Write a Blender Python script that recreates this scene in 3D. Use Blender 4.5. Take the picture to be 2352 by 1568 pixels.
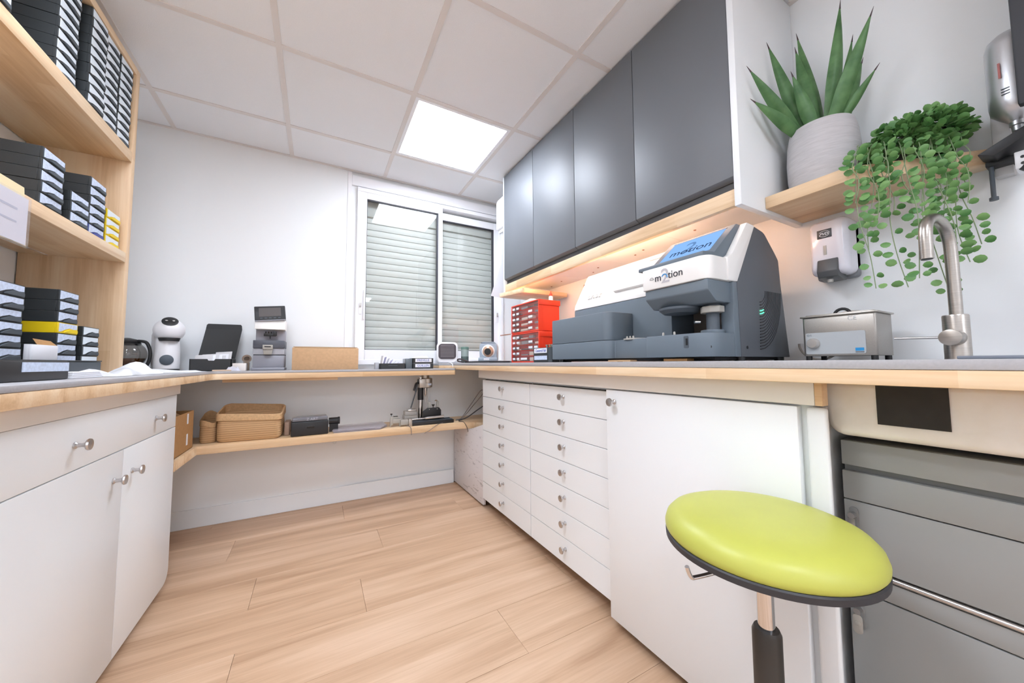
import bpy, bmesh, math, random
from mathutils import Vector, Matrix
random.seed(7)
for o in list(bpy.data.objects): bpy.data.objects.remove(o)
S = bpy.context.scene
COL = S.collection
PI = math.pi

# ------------------------------------------------------------------ camera
F_PX, YAW, PITCH, ROLL = 811.88, 0.5033, 0.0607, -0.0058
CAM_POS = (0.0, 0.0, 0.95)
fw = Vector((math.sin(YAW)*math.cos(PITCH), math.cos(YAW)*math.cos(PITCH), math.sin(PITCH)))
rt = Vector((math.cos(YAW), -math.sin(YAW), 0.0)); up = rt.cross(fw)
r2 = rt*math.cos(ROLL) + up*math.sin(ROLL); u2 = up*math.cos(ROLL) - rt*math.sin(ROLL)
cd = bpy.data.cameras.new('camera'); cam = bpy.data.objects.new('camera', cd); COL.objects.link(cam)
cam.matrix_world = Matrix(((r2.x, u2.x, -fw.x, CAM_POS[0]), (r2.y, u2.y, -fw.y, CAM_POS[1]), (r2.z, u2.z, -fw.z, CAM_POS[2]), (0, 0, 0, 1)))
cd.sensor_width = 36.0; cd.lens = F_PX*36.0/2352.0; cd.clip_start = 0.02
S.camera = cam
# ------------------------------------------------------------------ world, exposure
w = bpy.data.worlds.new('world'); S.world = w; w.use_nodes = True
w.node_tree.nodes['Background'].inputs[0].default_value = (0.80, 0.88, 1.0, 1); w.node_tree.nodes['Background'].inputs[1].default_value = 0.6
S.view_settings.view_transform = 'Standard'; S.view_settings.look = 'None'; S.view_settings.gamma = 1.0
S.view_settings.use_curve_mapping = False; S.view_settings.exposure = 1.45
PANEL_STRENGTH = 10.6      # ceiling LED panels
WINDOW_PANEL_STRENGTH = 9.6 # the panel by the window, dimmer
STRIP_STRENGTH = 14.0      # warm strip under the wall cabinets

# ------------------------------------------------------------------ room dimensions
XL, XR, YB, YF, ZC = -1.04, 1.62, 2.772, -6.0, 2.365
YT = -1.195        # behind this line (out of view) floor and ceiling are single slabs

# ------------------------------------------------------------------ materials
def lin(c):
    return tuple(((v/255.0)/12.92 if v/255.0 <= 0.04045 else ((v/255.0+0.055)/1.055)**2.4) for v in c)
MATS = {}
def newmat(name):
    m = bpy.data.materials.new(name); m.use_nodes = True
    return m, m.node_tree.nodes, m.node_tree.links, m.node_tree.nodes['Principled BSDF']
def mat(name, col, rough=0.5, metal=0.0, noise=0.0, nscale=40.0, bump=0.0, bscale=200.0, emit=0.0, trans=0.0, ior=1.45, coat=0.0, alpha=1.0, spec=None, stretch=(1,1,1), rand=0.0):
    if name in MATS: return MATS[name]
    m, n, l, b = newmat(name); c = lin(col)
    b.inputs['Base Color'].default_value = (*c, 1); b.inputs['Roughness'].default_value = rough; b.inputs['Metallic'].default_value = metal
    if trans: b.inputs['Transmission Weight'].default_value = trans; b.inputs['IOR'].default_value = ior
    if coat: b.inputs['Coat Weight'].default_value = coat; b.inputs['Coat Roughness'].default_value = 0.1
    if alpha < 1: b.inputs['Alpha'].default_value = alpha
    if spec is not None: b.inputs['Specular IOR Level'].default_value = spec
    if emit: b.inputs['Emission Color'].default_value = (*c, 1); b.inputs['Emission Strength'].default_value = emit
    if noise or bump:
        tc = n.new('ShaderNodeTexCoord'); mp = n.new('ShaderNodeMapping'); mp.inputs['Scale'].default_value = stretch
        l.new(tc.outputs['Object'], mp.inputs[0])
    if noise:
        t = n.new('ShaderNodeTexNoise'); t.inputs['Scale'].default_value = nscale; t.inputs['Detail'].default_value = 4
        l.new(mp.outputs[0], t.inputs[0])
        r = n.new('ShaderNodeValToRGB')
        r.color_ramp.elements[0].position = 0.3; r.color_ramp.elements[1].position = 0.7
        r.color_ramp.elements[0].color = (*[max(0, x*(1-noise)) for x in c], 1); r.color_ramp.elements[1].color = (*[min(1, x*(1+noise)) for x in c], 1)
        l.new(t.outputs[0], r.inputs[0]); l.new(r.outputs[0], b.inputs['Base Color'])
    if bump:
        t2 = n.new('ShaderNodeTexNoise'); t2.inputs['Scale'].default_value = bscale; t2.inputs['Detail'].default_value = 3
        l.new(mp.outputs[0], t2.inputs[0]); bp = n.new('ShaderNodeBump'); bp.inputs['Strength'].default_value = bump; bp.inputs['Distance'].default_value = 0.002
        l.new(t2.outputs[0], bp.inputs['Height']); l.new(bp.outputs[0], b.inputs['Normal'])
    MATS[name] = m; return m
def wood(name, c_lo, c_mid, c_hi, axis=1, stave=None, rough=0.45, grain=1.0, fine=1.0):
    """axis: grain direction (0 x, 1 y, 2 z); stave=(length, width) gives glued blocks of slightly different tone"""
    m, n, l, b = newmat(name)
    tc = n.new('ShaderNodeTexCoord'); oi = n.new('ShaderNodeObjectInfo')
    add = n.new('ShaderNodeVectorMath'); add.operation = 'ADD'
    rv = n.new('ShaderNodeVectorMath'); rv.operation = 'SCALE'; rv.inputs[0].default_value = (13.1, 7.7, 3.9); l.new(oi.outputs['Random'], rv.inputs['Scale'])
    l.new(tc.outputs['Object'], add.inputs[0]); l.new(rv.outputs[0], add.inputs[1])
    mp = n.new('ShaderNodeMapping'); sc = [14.0*grain]*3; sc[axis] = 1.1*grain; mp.inputs['Scale'].default_value = sc; l.new(add.outputs[0], mp.inputs[0])
    t1 = n.new('ShaderNodeTexNoise'); t1.inputs['Scale'].default_value = 1.0; t1.inputs['Detail'].default_value = 6; t1.inputs['Distortion'].default_value = 0.9
    l.new(mp.outputs[0], t1.inputs[0])
    mp2 = n.new('ShaderNodeMapping'); s2 = [170.0*fine]*3; s2[axis] = 6.0*fine; mp2.inputs['Scale'].default_value = s2; l.new(add.outputs[0], mp2.inputs[0])
    t2 = n.new('ShaderNodeTexNoise'); t2.inputs['Scale'].default_value = 1.0; t2.inputs['Detail'].default_value = 3; l.new(mp2.outputs[0], t2.inputs[0])
    mx = n.new('ShaderNodeMath'); mx.operation = 'MULTIPLY_ADD'; mx.inputs[1].default_value = 0.3; l.new(t2.outputs[0], mx.inputs[0]); 
    sub = n.new('ShaderNodeMath'); sub.operation = 'ADD'; sub.inputs[1].default_value = -0.15; l.new(t1.outputs[0], sub.inputs[0]); l.new(sub.outputs[0], mx.inputs[2])
    val = mx.outputs[0]
    if stave:
        # blocks: white noise of a staggered grid
        sp = n.new('ShaderNodeSeparateXYZ'); l.new(tc.outputs['Object'], sp.inputs[0])
        a_out = sp.outputs[axis]; others = [i for i in range(3) if i != axis]
        def div(o, d, fl=True):
            q = n.new('ShaderNodeMath'); q.operation = 'DIVIDE'; q.inputs[1].default_value = d; l.new(o, q.inputs[0])
            if not fl: return q.outputs[0]
            g = n.new('ShaderNodeMath'); g.operation = 'FLOOR'; l.new(q.outputs[0], g.inputs[0]); return g.outputs[0]
        r1 = div(sp.outputs[others[0]], stave[1]); r3 = div(sp.outputs[others[1]], stave[1])
        wn0 = n.new('ShaderNodeTexWhiteNoise'); wn0.noise_dimensions = '2D'; cb0 = n.new('ShaderNodeCombineXYZ'); l.new(r1, cb0.inputs[0]); l.new(r3, cb0.inputs[1]); l.new(cb0.outputs[0], wn0.inputs['Vector'])
        aa = div(a_out, stave[0], False); ad = n.new('ShaderNodeMath'); l.new(aa, ad.inputs[0]); l.new(wn0.outputs[0], ad.inputs[1])
        fl = n.new('ShaderNodeMath'); fl.operation = 'FLOOR'; l.new(ad.outputs[0], fl.inputs[0])
        cb = n.new('ShaderNodeCombineXYZ'); l.new(fl.outputs[0], cb.inputs[0]); l.new(r1, cb.inputs[1]); l.new(r3, cb.inputs[2])
        wn = n.new('ShaderNodeTexWhiteNoise'); l.new(cb.outputs[0], wn.inputs['Vector'])
        ma = n.new('ShaderNodeMath'); ma.operation = 'MULTIPLY_ADD'; ma.inputs[1].default_value = 0.22; l.new(wn.outputs[0], ma.inputs[0])
        off = n.new('ShaderNodeMath'); off.operation = 'ADD'; off.inputs[1].default_value = -0.11; l.new(val, off.inputs[0]); l.new(off.outputs[0], ma.inputs[2]); val = ma.outputs[0]
    r = n.new('ShaderNodeValToRGB'); e = r.color_ramp.elements
    e[0].position = 0.25; e[0].color = (*lin(c_lo), 1); e[1].position = 0.75; e[1].color = (*lin(c_hi), 1)
    k = e.new(0.5); k.color = (*lin(c_mid), 1)
    l.new(val, r.inputs[0]); l.new(r.outputs[0], b.inputs['Base Color']); b.inputs['Roughness'].default_value = rough
    bp = n.new('ShaderNodeBump'); bp.inputs['Strength'].default_value = 0.12; bp.inputs['Distance'].default_value = 0.001; l.new(t2.outputs[0], bp.inputs['Height']); l.new(bp.outputs[0], b.inputs['Normal'])
    MATS[name] = m; return m

WALL = mat('wall_paint', (244, 246, 247), 0.6, bump=0.05, bscale=120)
CEILT = mat('ceiling_tile_fibre', (243, 244, 246), 0.9, noise=0.02, nscale=300, bump=0.25, bscale=350)
CEILG = mat('ceiling_grid_white', (230, 224, 220), 0.5)
WHITE = mat('white_lacquer', (245, 248, 250), 0.35)
WHITE2 = mat('white_laminate', (240, 243, 245), 0.45)
PVC = mat('white_pvc', (248, 248, 251), 0.3)
FASCIA = mat('fascia_paint', (236, 232, 226), 0.45)
WOODY = wood('beech_along_y', (214, 176, 132), (234, 202, 162), (245, 221, 188), 1, (0.42, 0.045))
WOODX = wood('beech_along_x', (214, 176, 132), (234, 202, 162), (245, 221, 188), 0, (0.42, 0.045))
WOODZ = wood('beech_along_z', (212, 174, 132), (232, 199, 160), (243, 218, 184), 2, (0.5, 0.06))
FLOORW = wood('oak_floor', (176, 140, 110), (203, 168, 137), (221, 189, 160), 0, None, 0.42, grain=0.75, fine=0.8)
SUB = mat('subfloor_dark', (110, 82, 60), 0.8)
LAM = mat('grey_laminate', (176, 175, 178), 0.28, noise=0.05, nscale=200)
DGREY = mat('anthracite_door', (108, 111, 116), 0.47, bump=0.03, bscale=900)
DGREY2 = mat('anthracite_groove', (78, 78, 80), 0.5)
DARK = mat('dark_gap', (40, 38, 38), 0.7)
NICK = mat('satin_nickel', (200, 198, 198), 0.28, 1.0)
CHROME = mat('chrome', (225, 225, 228), 0.08, 1.0)
STEEL = mat('brushed_steel', (178, 172, 165), 0.3, 1.0, noise=0.12, nscale=30, stretch=(1, 1, 40))
BLACK = mat('black_plastic', (34, 34, 36), 0.45)
BLACKM = mat('black_matt', (52, 53, 54), 0.7)
GASK = mat('gasket_dark', (58, 58, 66), 0.5)
MGREY = mat('machine_grey', (108, 119, 129), 0.5, bump=0.12, bscale=900)
MGREY2 = mat('machine_grey_dark', (80, 88, 96), 0.5)
MWHITE = mat('machine_white', (243, 240, 236), 0.35)
MTAUPE = mat('machine_taupe', (176, 172, 164), 0.4)
LIME = mat('lime_vinyl', (190, 193, 88), 0.4, noise=0.06, nscale=6, bump=0.05, bscale=300)
RED = mat('red_plastic', (240, 66, 38), 0.35)
CARD = mat('cardboard', (206, 168, 128), 0.8, noise=0.06, nscale=60)
CARD2 = mat('cardboard_brown', (176, 132, 84), 0.8, noise=0.06, nscale=60)
PAPER = mat('paper_white', (238, 238, 242), 0.7)
PAPERB = mat('paper_blue_print', (205, 216, 236), 0.7, noise=0.12, nscale=120)
YEL = mat('yellow_plastic', (236, 204, 20), 0.45)
BLUE = mat('blue_plastic', (44, 60, 140), 0.45)
TRAY = mat('tray_black', (44, 48, 50), 0.5)
TRAYG = mat('tray_side_grey', (66, 74, 80), 0.5)
LABEL = mat('label_white', (226, 234, 240), 0.5)
def clear(name, tint, fac=0.12, rough=0.02):
    m, n, l, b = newmat(name); n.remove(b); out = n['Material Output']
    tr = n.new('ShaderNodeBsdfTransparent'); tr.inputs[0].default_value = (*tint, 1)
    gl = n.new('ShaderNodeBsdfGlossy'); gl.inputs['Roughness'].default_value = rough
    lw = n.new('ShaderNodeLayerWeight'); lw.inputs[0].default_value = 0.5
    pw = n.new('ShaderNodeMath'); pw.operation = 'POWER'; pw.inputs[1].default_value = 5.0; l.new(lw.outputs['Facing'], pw.inputs[0])
    mu = n.new('ShaderNodeMath'); mu.operation = 'MULTIPLY_ADD'; mu.inputs[1].default_value = 1.0-fac; mu.inputs[2].default_value = fac; l.new(pw.outputs[0], mu.inputs[0])
    mx = n.new('ShaderNodeMixShader'); l.new(mu.outputs[0], mx.inputs[0]); l.new(tr.outputs[0], mx.inputs[1]); l.new(gl.outputs[0], mx.inputs[2]); l.new(mx.outputs[0], out.inputs[0])
    MATS[name] = m; return m
GLASS = clear('window_glass', (0.985, 0.99, 0.985), 0.045)
CLEARP = clear('clear_plastic', (0.96, 0.95, 0.965), 0.05, 0.08)
CLEARR = clear('clear_drawer_plastic', (0.98, 0.97, 0.97), 0.08, 0.25)
def emitter(name, col, strength):
    m, n, l, b = newmat(name); n.remove(b); e = n.new('ShaderNodeEmission'); e.inputs[0].default_value = (*lin(col), 1); e.inputs[1].default_value = strength
    l.new(e.outputs[0], n['Material Output'].inputs[0]); MATS[name] = m; return m

# ------------------------------------------------------------------ mesh builder
class MB:
    def __init__(s): s.v = []; s.f = []
    def add(s, vs, fs):
        o = len(s.v); s.v += [Vector(p) for p in vs]; s.f += [tuple(i+o for i in f) for f in fs]; return s
    def box(s, x0, x1, y0, y1, z0, z1):
        return s.add([(x0,y0,z0),(x1,y0,z0),(x1,y1,z0),(x0,y1,z0),(x0,y0,z1),(x1,y0,z1),(x1,y1,z1),(x0,y1,z1)],
                     [(0,3,2,1),(4,5,6,7),(0,1,5,4),(1,2,6,5),(2,3,7,6),(3,0,4,7)])
    def prism(s, poly, a, b, plane='xy'):
        mk = {'xy': lambda p, c: (p[0], p[1], c), 'xz': lambda p, c: (p[0], c, p[1]), 'yz': lambda p, c: (c, p[0], p[1])}[plane]
        n = len(poly); vs = [mk(p, a) for p in poly] + [mk(p, b) for p in poly]
        return s.add(vs, [tuple(range(n-1, -1, -1)), tuple(range(n, 2*n))] + [(i, (i+1) % n, n+(i+1) % n, n+i) for i in range(n)])
    def loft(s, rings, cap=True):
        n = len(rings[0]); vs = [p for r in rings for p in r]; fs = []
        for k in range(len(rings)-1):
            for i in range(n):
                j = (i+1) % n; fs.append((k*n+i, k*n+j, (k+1)*n+j, (k+1)*n+i))
        if cap: fs.append(tuple(range(n-1, -1, -1))); fs.append(tuple(range((len(rings)-1)*n, len(rings)*n)))
        return s.add(vs, fs)
    def lathe(s, prof, c=(0,0,0), axis=(0,0,1), n=24, sx=1.0, sy=1.0):
        M = Vector((0,0,1)).rotation_difference(Vector(axis)).to_matrix(); c = Vector(c)
        rings = [[c + M @ Vector((max(r,1e-5)*sx*math.cos(2*PI*i/n), max(r,1e-5)*sy*math.sin(2*PI*i/n), z)) for i in range(n)] for r, z in prof]
        return s.loft(rings)
    def cyl(s, a, b, r, n=16, r1=None):
        a = Vector(a); b = Vector(b); d = b-a
        return s.lathe([(r, 0), (r if r1 is None else r1, d.length)], a, d.normalized(), n)
    def tube(s, pts, r, n=8):
        pts = [Vector(p) for p in pts]; rings = []; t0 = (pts[1]-pts[0]).normalized()
        u = t0.orthogonal().normalized()
        for i, p in enumerate(pts):
            t = (pts[min(i+1, len(pts)-1)] - pts[max(i-1, 0)]).normalized()
            u = (u - t*u.dot(t)).normalized(); w_ = t.cross(u); rr = r[i] if isinstance(r, (list, tuple)) else r
            rings.append([p + (u*math.cos(2*PI*k/n) + w_*math.sin(2*PI*k/n))*rr for k in range(n)])
        return s.loft(rings)
    def sphere(s, c, rx, ry=None, rz=None, n=20, m=12, z0=-1.0, z1=1.0):
        ry = ry or rx; rz = rz or rx; c = Vector(c); a0 = math.asin(z0); a1 = math.asin(z1)
        return s.loft([[c + Vector((rx*max(math.cos(a), 1e-4)*math.cos(2*PI*i/n), ry*max(math.cos(a), 1e-4)*math.sin(2*PI*i/n), rz*math.sin(a))) for i in range(n)]
                       for a in [a0+(a1-a0)*k/m for k in range(m+1)]])
    def quad(s, *p): return s.add(p, [tuple(range(len(p)))])
    def slab(s, pts, d):                      # planar polygon pts thickened along vector d
        n = len(pts); d = Vector(d); return s.add([Vector(p) for p in pts] + [Vector(p)+d for p in pts], [tuple(range(n-1,-1,-1)), tuple(range(n,2*n))] + [(i,(i+1)%n,n+(i+1)%n,n+i) for i in range(n)])
    def xf(s, M): s.v = [M @ p for p in s.v]; return s
def box(*a): return MB().box(*a)
def spline(pts, n=8):
    pts = [Vector(p) for p in pts]; out = []
    for i in range(len(pts)-1):
        p0 = pts[max(i-1,0)]; p1 = pts[i]; p2 = pts[i+1]; p3 = pts[min(i+2, len(pts)-1)]
        for k in range(n):
            t = k/n; out.append(0.5*((2*p1)+(p2-p0)*t+(2*p0-5*p1+4*p2-p3)*t*t+(3*p1-p0-3*p2+p3)*t**3))
    return out + [pts[-1]]
def rpoly(pts, seg=6):
    """polygon with rounded corners: pts = (x, y, radius)"""
    out = []; n = len(pts)
    for i in range(n):
        p = Vector(pts[i][:2]); r = pts[i][2] if len(pts[i]) > 2 else 0
        if r <= 0: out.append(tuple(p)); continue
        a = (Vector(pts[i-1][:2])-p).normalized(); b = (Vector(pts[(i+1) % n][:2])-p).normalized()
        ang = a.angle(b); d = r/math.tan(ang/2)
        p0 = p+a*d; p1 = p+b*d; c = p + (a+b).normalized()*(r/math.sin(ang/2))
        a0 = math.atan2(*(p0-c).yx); a1 = math.atan2(*(p1-c).yx); da = (a1-a0+PI) % (2*PI) - PI
        out += [(c.x+r*math.cos(a0+da*k/seg), c.y+r*math.sin(a0+da*k/seg)) for k in range(seg+1)]
    return out
def rrect(x0, x1, y0, y1, r, seg=6): return rpoly([(x0,y0,r),(x1,y0,r),(x1,y1,r),(x0,y1,r)], seg)
def mesh_of(name, mb, bev=0.0, seg=2, smooth=True, ang=38):
    me = bpy.data.meshes.new(name); me.from_pydata([tuple(p) for p in mb.v], [], mb.f); me.validate()
    bm = bmesh.new(); bm.from_mesh(me); bmesh.ops.recalc_face_normals(bm, faces=bm.faces)
    if bev:
        ed = [e for e in bm.edges if len(e.link_faces) == 2 and e.calc_face_angle(0) > 0.6]
        bmesh.ops.bevel(bm, geom=ed, offset=bev, segments=seg, profile=0.5, affect='EDGES', clamp_overlap=True)
    bm.to_mesh(me); bm.free()
    if smooth:
        me.polygons.foreach_set('use_smooth', [True]*len(me.polygons)); me.set_sharp_from_angle(angle=math.radians(ang))
    return me
def obj(name, mb, m, parent=None, bev=0.0, seg=2, local=False, smooth=True, ang=38):
    if parent is not None and not local: mb.xf(parent.matrix_basis.inverted())
    me = mb if isinstance(mb, bpy.types.Mesh) else mesh_of(name, mb, bev, seg, smooth, ang)
    if m is not None:
        me.materials.clear(); me.materials.append(m)
    o = bpy.data.objects.new(name, me); COL.objects.link(o)
    if parent is not None: o.parent = parent
    return o
def sub(name, mb, m, part, bev=0.0, seg=2, local=False, **k):
    """a piece of a part: mb given in world coordinates (or in the thing's local frame)"""
    if not local and part.parent is not None: mb.xf(part.parent.matrix_basis.inverted())
    o = obj(name, mb, m, None, bev, seg, **k); o.parent = part; return o
def tag(o, label, cat, group=None):
    o['label'] = label; o['category'] = cat
    if group: o['group'] = group
    return o
def thing(name, label, cat, loc=(0,0,0), rz=0.0, group=None, rx=0.0):
    o = bpy.data.objects.new(name, None); COL.objects.link(o); o.empty_display_size = 0.05
    o.matrix_basis = Matrix.Translation(loc) @ Matrix.Rotation(rz, 4, 'Z') @ Matrix.Rotation(rx, 4, 'X')
    return tag(o, label, cat, group)
def struct(name, mb, m, bev=0.0, smooth=False):
    o = obj(name, mb, m, None, bev, smooth=smooth); o['kind'] = 'structure'; return o
def copy_tree(o, parent=None):
    c = o.copy(); COL.objects.link(c); c.parent = parent
    for ch in [x for x in bpy.data.objects if x.parent == o]: copy_tree(ch, c)
    return c
def text(name, s, size, m, parent, origin, xd, yd, ext=0.0004, align='CENTER', shear=0.0, part=None, world=True, sx=1.0):
    cu = bpy.data.curves.new('t', 'FONT'); cu.body = s; cu.size = size; cu.extrude = ext; cu.align_x = align; cu.align_y = 'CENTER'; cu.shear = shear
    cu.resolution_u = 3
    to = bpy.data.objects.new('t', cu); COL.objects.link(to)
    me = bpy.data.meshes.new_from_object(to.evaluated_get(bpy.context.evaluated_depsgraph_get()))
    bpy.data.objects.remove(to); bpy.data.curves.remove(cu)
    xd = Vector(xd).normalized(); yd = Vector(yd).normalized(); zd = xd.cross(yd)
    M = Matrix(((xd.x*sx,yd.x,zd.x,origin[0]),(xd.y*sx,yd.y,zd.y,origin[1]),(xd.z*sx,yd.z,zd.z,origin[2]),(0,0,0,1)))
    root = part.parent if part is not None else parent
    if world and root is not None: M = root.matrix_basis.inverted() @ M
    me.transform(M); me.name = name; me.materials.clear(); me.materials.append(m)
    o = bpy.data.objects.new(name, me); COL.objects.link(o); o.parent = part if part is not None else parent; return o
FR = dict(xd=(0,-1,0), yd=(0,0,1))      # on faces that look towards -x
FB = dict(xd=(1,0,0), yd=(0,0,1))       # on faces that look towards -y
FL = dict(xd=(0,1,0), yd=(0,0,1))       # on faces that look towards +x
ORD = ['lowest', 'second', 'third', 'fourth', 'fifth', 'sixth', 'seventh', 'eighth', 'ninth', 'tenth', 'eleventh']
# ------------------------------------------------------------------ floor with planks
floor = struct('floor', box(XL-0.1, XR+0.1, YF-0.1, YB+0.1, -0.06, -0.0075), SUB)
PW, PL = 0.235, 1.22
row_y = 1.985 - 0.235*14
plank_cache = {}
def plank(x0, x1, y0, y1):
    key = (round(x1-x0, 3), round(y1-y0, 3))
    if key not in plank_cache: plank_cache[key] = mesh_of('plank', box(-key[0]/2+0.0004, key[0]/2-0.0004, -key[1]/2+0.0004, key[1]/2-0.0004, -0.0065, 0.0), 0.0006, 1)
    o = obj('plank', plank_cache[key], FLOORW, floor, local=True); o.location = ((x0+x1)/2, (y0+y1)/2, 0)
k = 0; y = row_y
offs = {1.75: -0.213, 1.515: 0.19, 1.28: -0.215}
while y < YB:
    y1 = min(y+PW, YB)
    j = next((v for kk, v in offs.items() if abs(kk-y) < 0.02), XL + ((k*0.437) % 1.0)*PL)
    if y1 > YT:
        x = j - PL*3
        while x < XR:
            a, b = max(x, XL), min(x+PL, XR)
            if b-a > 0.02: plank(a, b, max(y, YT), y1)
            x += PL
    y += PW; k += 1
obj('floor_rear', box(XL, XR, YF, YT, -0.0065, 0.0), FLOORW, floor, local=True, smooth=False)
# ------------------------------------------------------------------ ceiling: tiles, rails
ceiling = struct('ceiling', box(XL-0.1, XR+0.1, YF-0.1, YB+0.1, ZC+0.05, ZC+0.12), CEILT)
GX, GY, T = -0.784, 2.405, 0.6
LIGHT_CELLS = {(2, 0), (0, 2), (1, 5)}
xs = [GX + T*i for i in range(-1, 5)]; ys = [GY - T*j for j in range(-1, 7)]
tile_cache = {}
for i in range(-1, 4):
    for j in range(-1, 6):
        x0, x1 = max(GX+T*i, XL), min(GX+T*(i+1), XR); y1, y0 = min(GY-T*j, YB), max(GY-T*(j+1), YT)
        if x1-x0 < 0.03 or y1-y0 < 0.03 or (i, j) in LIGHT_CELLS: continue
        key = (round(x1-x0, 3), round(y1-y0, 3))
        if key not in tile_cache: tile_cache[key] = mesh_of('ceiling_tile', box(-key[0]/2+0.001, key[0]/2-0.001, -key[1]/2+0.001, key[1]/2-0.001, 0.0035, 0.02), 0.001, 1)
        o = obj('ceiling_tile', tile_cache[key], CEILT, ceiling, local=True); o.location = ((x0+x1)/2, (y0+y1)/2, ZC)
for x in xs:
    if XL < x < XR: obj('ceiling_rail', box(x-0.012, x+0.012, YT, YB, ZC, ZC+0.004), CEILG, ceiling, local=True, smooth=False)
for y in ys:
    if YT < y < YB:
        for i in range(-1, 4):
            a, b = max(GX+T*i+0.012, XL), min(GX+T*(i+1)-0.012, XR)
            if b-a > 0.01: obj('ceiling_rail', box(a, b, y-0.012, y+0.012, ZC, ZC+0.004), CEILG, ceiling, local=True, smooth=False)
obj('wall_angle', MB().box(XL, XR, YB-0.02, YB, ZC-0.001, ZC+0.003).box(XL, XL+0.02, YF, YB, ZC-0.001, ZC+0.003).box(XR-0.02, XR, YF, YB, ZC-0.001, ZC+0.003), CEILG, ceiling, local=True, smooth=False)
obj('ceiling_rear', box(XL, XR, YF, YT-0.012, ZC+0.0035, ZC+0.02), CEILT, ceiling, local=True, smooth=False)
PANEL = emitter('led_panel', (234, 242, 255), PANEL_STRENGTH)
PANEL_W = emitter('led_panel_window', (234, 242, 255), WINDOW_PANEL_STRENGTH)
plab = {(2, 0): 'lit square LED ceiling panel in front of the window', (0, 2): 'added out-of-view LED fill panel overhead in front of the bookcase', (1, 5): 'lit square LED ceiling panel behind the middle of the room', (2, 8): 'lit square LED ceiling panel of the rear room, nearest one', (1, 10): 'lit square LED ceiling panel of the rear room, middle one', (2, 12): 'lit square LED ceiling panel of the rear room, farthest one'}  # the bookcase panel is an unseen addition that brightens the drawers
for (i, j) in sorted(plab):
    cx, cy = GX+T*(i+0.5), GY-T*(j+0.5)
    t = thing('ceiling_light', plab[(i, j)], 'ceiling light', (cx, cy, ZC+(0.002 if j < 6 else -0.018)), 0, 'ceiling light panels')
    m = MB()
    for a in ((-0.298, 0.298, -0.298, -0.268), (-0.298, 0.298, 0.268, 0.298), (-0.298, -0.268, -0.268, 0.268), (0.268, 0.298, -0.268, 0.268)): m.box(*a, 0.0, 0.02)
    obj('frame', m, PVC, t, local=True, smooth=False)
    obj('diffuser', box(-0.268, 0.268, -0.268, 0.268, 0.004, 0.016), PANEL_W if j == 0 else PANEL, t, local=True, smooth=False)
# ------------------------------------------------------------------ walls
WX0, WX1, WZ0, WZ1 = 0.232, 1.435, 0.945, 2.255        # window opening
mb = MB().box(XL-0.1, 0.19, YB, YB+0.14, 0, ZC+0.05).box(0.19, WX0, YB+0.012, YB+0.14, 0, ZC+0.05).box(WX1, XR+0.1, YB+0.012, YB+0.14, 0, ZC+0.05)
mb.box(WX0, WX1, YB+0.012, YB+0.14, 0, WZ0).box(WX0, WX1, YB+0.012, YB+0.14, WZ1, ZC+0.05)
struct('wall_back', mb, WALL)
struct('wall_left', box(XL-0.1, XL, YF, YB, 0, ZC+0.05), WALL)
struct('wall_right', box(XR, XR+0.1, YF, YB, 0, ZC+0.05), WALL)
struct('wall_front', box(XL-0.1, XR+0.1, YF-0.1, YF, 0, ZC+0.05), WALL)
struct('baseboard_back', box(XL, 0.98, YB-0.014, YB, 0, 0.105), WHITE2, 0.002)
struct('trim_1', box(0.165, 0.193, YB-0.004, YB+0.012, 0.92, ZC-0.004), PVC, 0.0015)
struct('trim_2', box(0.193, XR-0.002, YB-0.006, YB+0.012, 2.262, ZC-0.03), PVC, 0.002)
# ------------------------------------------------------------------ window with two sliding sashes and a closed roller shutter
win = struct('window_1', MB().box(WX0, WX1, YB-0.012, YB+0.09, WZ0, WZ0+0.035).box(WX0, WX1, YB-0.012, YB+0.09, WZ1-0.03, WZ1).box(WX0, WX0+0.022, YB-0.012, YB+0.09, WZ0+0.035, WZ1-0.03).box(WX1-0.022, WX1, YB-0.012, YB+0.09, WZ0+0.035, WZ1-0.03), PVC, 0.002)
def sash(x0, x1, z0, z1, y0, y1, l, r, b, t, tagp):
    m = MB().box(x0, x0+l, y0, y1, z0, z1).box(x1-r, x1, y0, y1, z0, z1).box(x0+l, x1-r, y0, y1, z0, z0+b).box(x0+l, x1-r, y0, y1, z1-t, z1)
    s_ = obj('sash', m, PVC, win, 0.002, 1, local=True)
    gx0, gx1, gz0, gz1 = x0+l, x1-r, z0+b, z1-t
    g = MB(); q = 0.007
    g.box(gx0, gx0+0.003, y0+0.004, y0+0.03, gz0, gz1).box(gx1-q*1.6, gx1, y0+0.004, y0+0.03, gz0, gz1).box(gx0, gx1, y0+0.004, y0+0.03, gz0, gz0+0.004).box(gx0, gx1, y0+0.004, y0+0.03, gz1-q, gz1)
    sub('gasket', g, GASK, s_, local=True, smooth=False)
    sub('pane', box(gx0, gx1, y0+0.012, y0+0.016, gz0, gz1), GLASS, s_, local=True, smooth=False)
    return s_
sl = sash(0.250, 0.878, 0.975, 2.232, YB-0.008, YB+0.028, 0.048, 0.036, 0.078, 0.056, 'l')
sr = sash(0.850, 1.425, 0.975, 2.205, YB+0.032, YB+0.062, 0.036, 0.062, 0.078, 0.060, 'r')
for s_, hx, hy in ((sl, 0.263, YB-0.008), (sr, 1.392, YB+0.032)):
    sub('handle_plate', box(hx-0.011, hx+0.011, hy-0.006, hy, 1.31, 1.45), PVC, s_, 0.002, local=True)
    sub('handle_latch', box(hx-0.006, hx+0.006, hy-0.013, hy-0.005, 1.36, 1.395), NICK, s_, 0.002, local=True)
sub('pull', box(0.283, 0.292, YB-0.024, YB-0.006, 1.27, 1.49), PVC, sl, 0.002, local=True)
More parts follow.
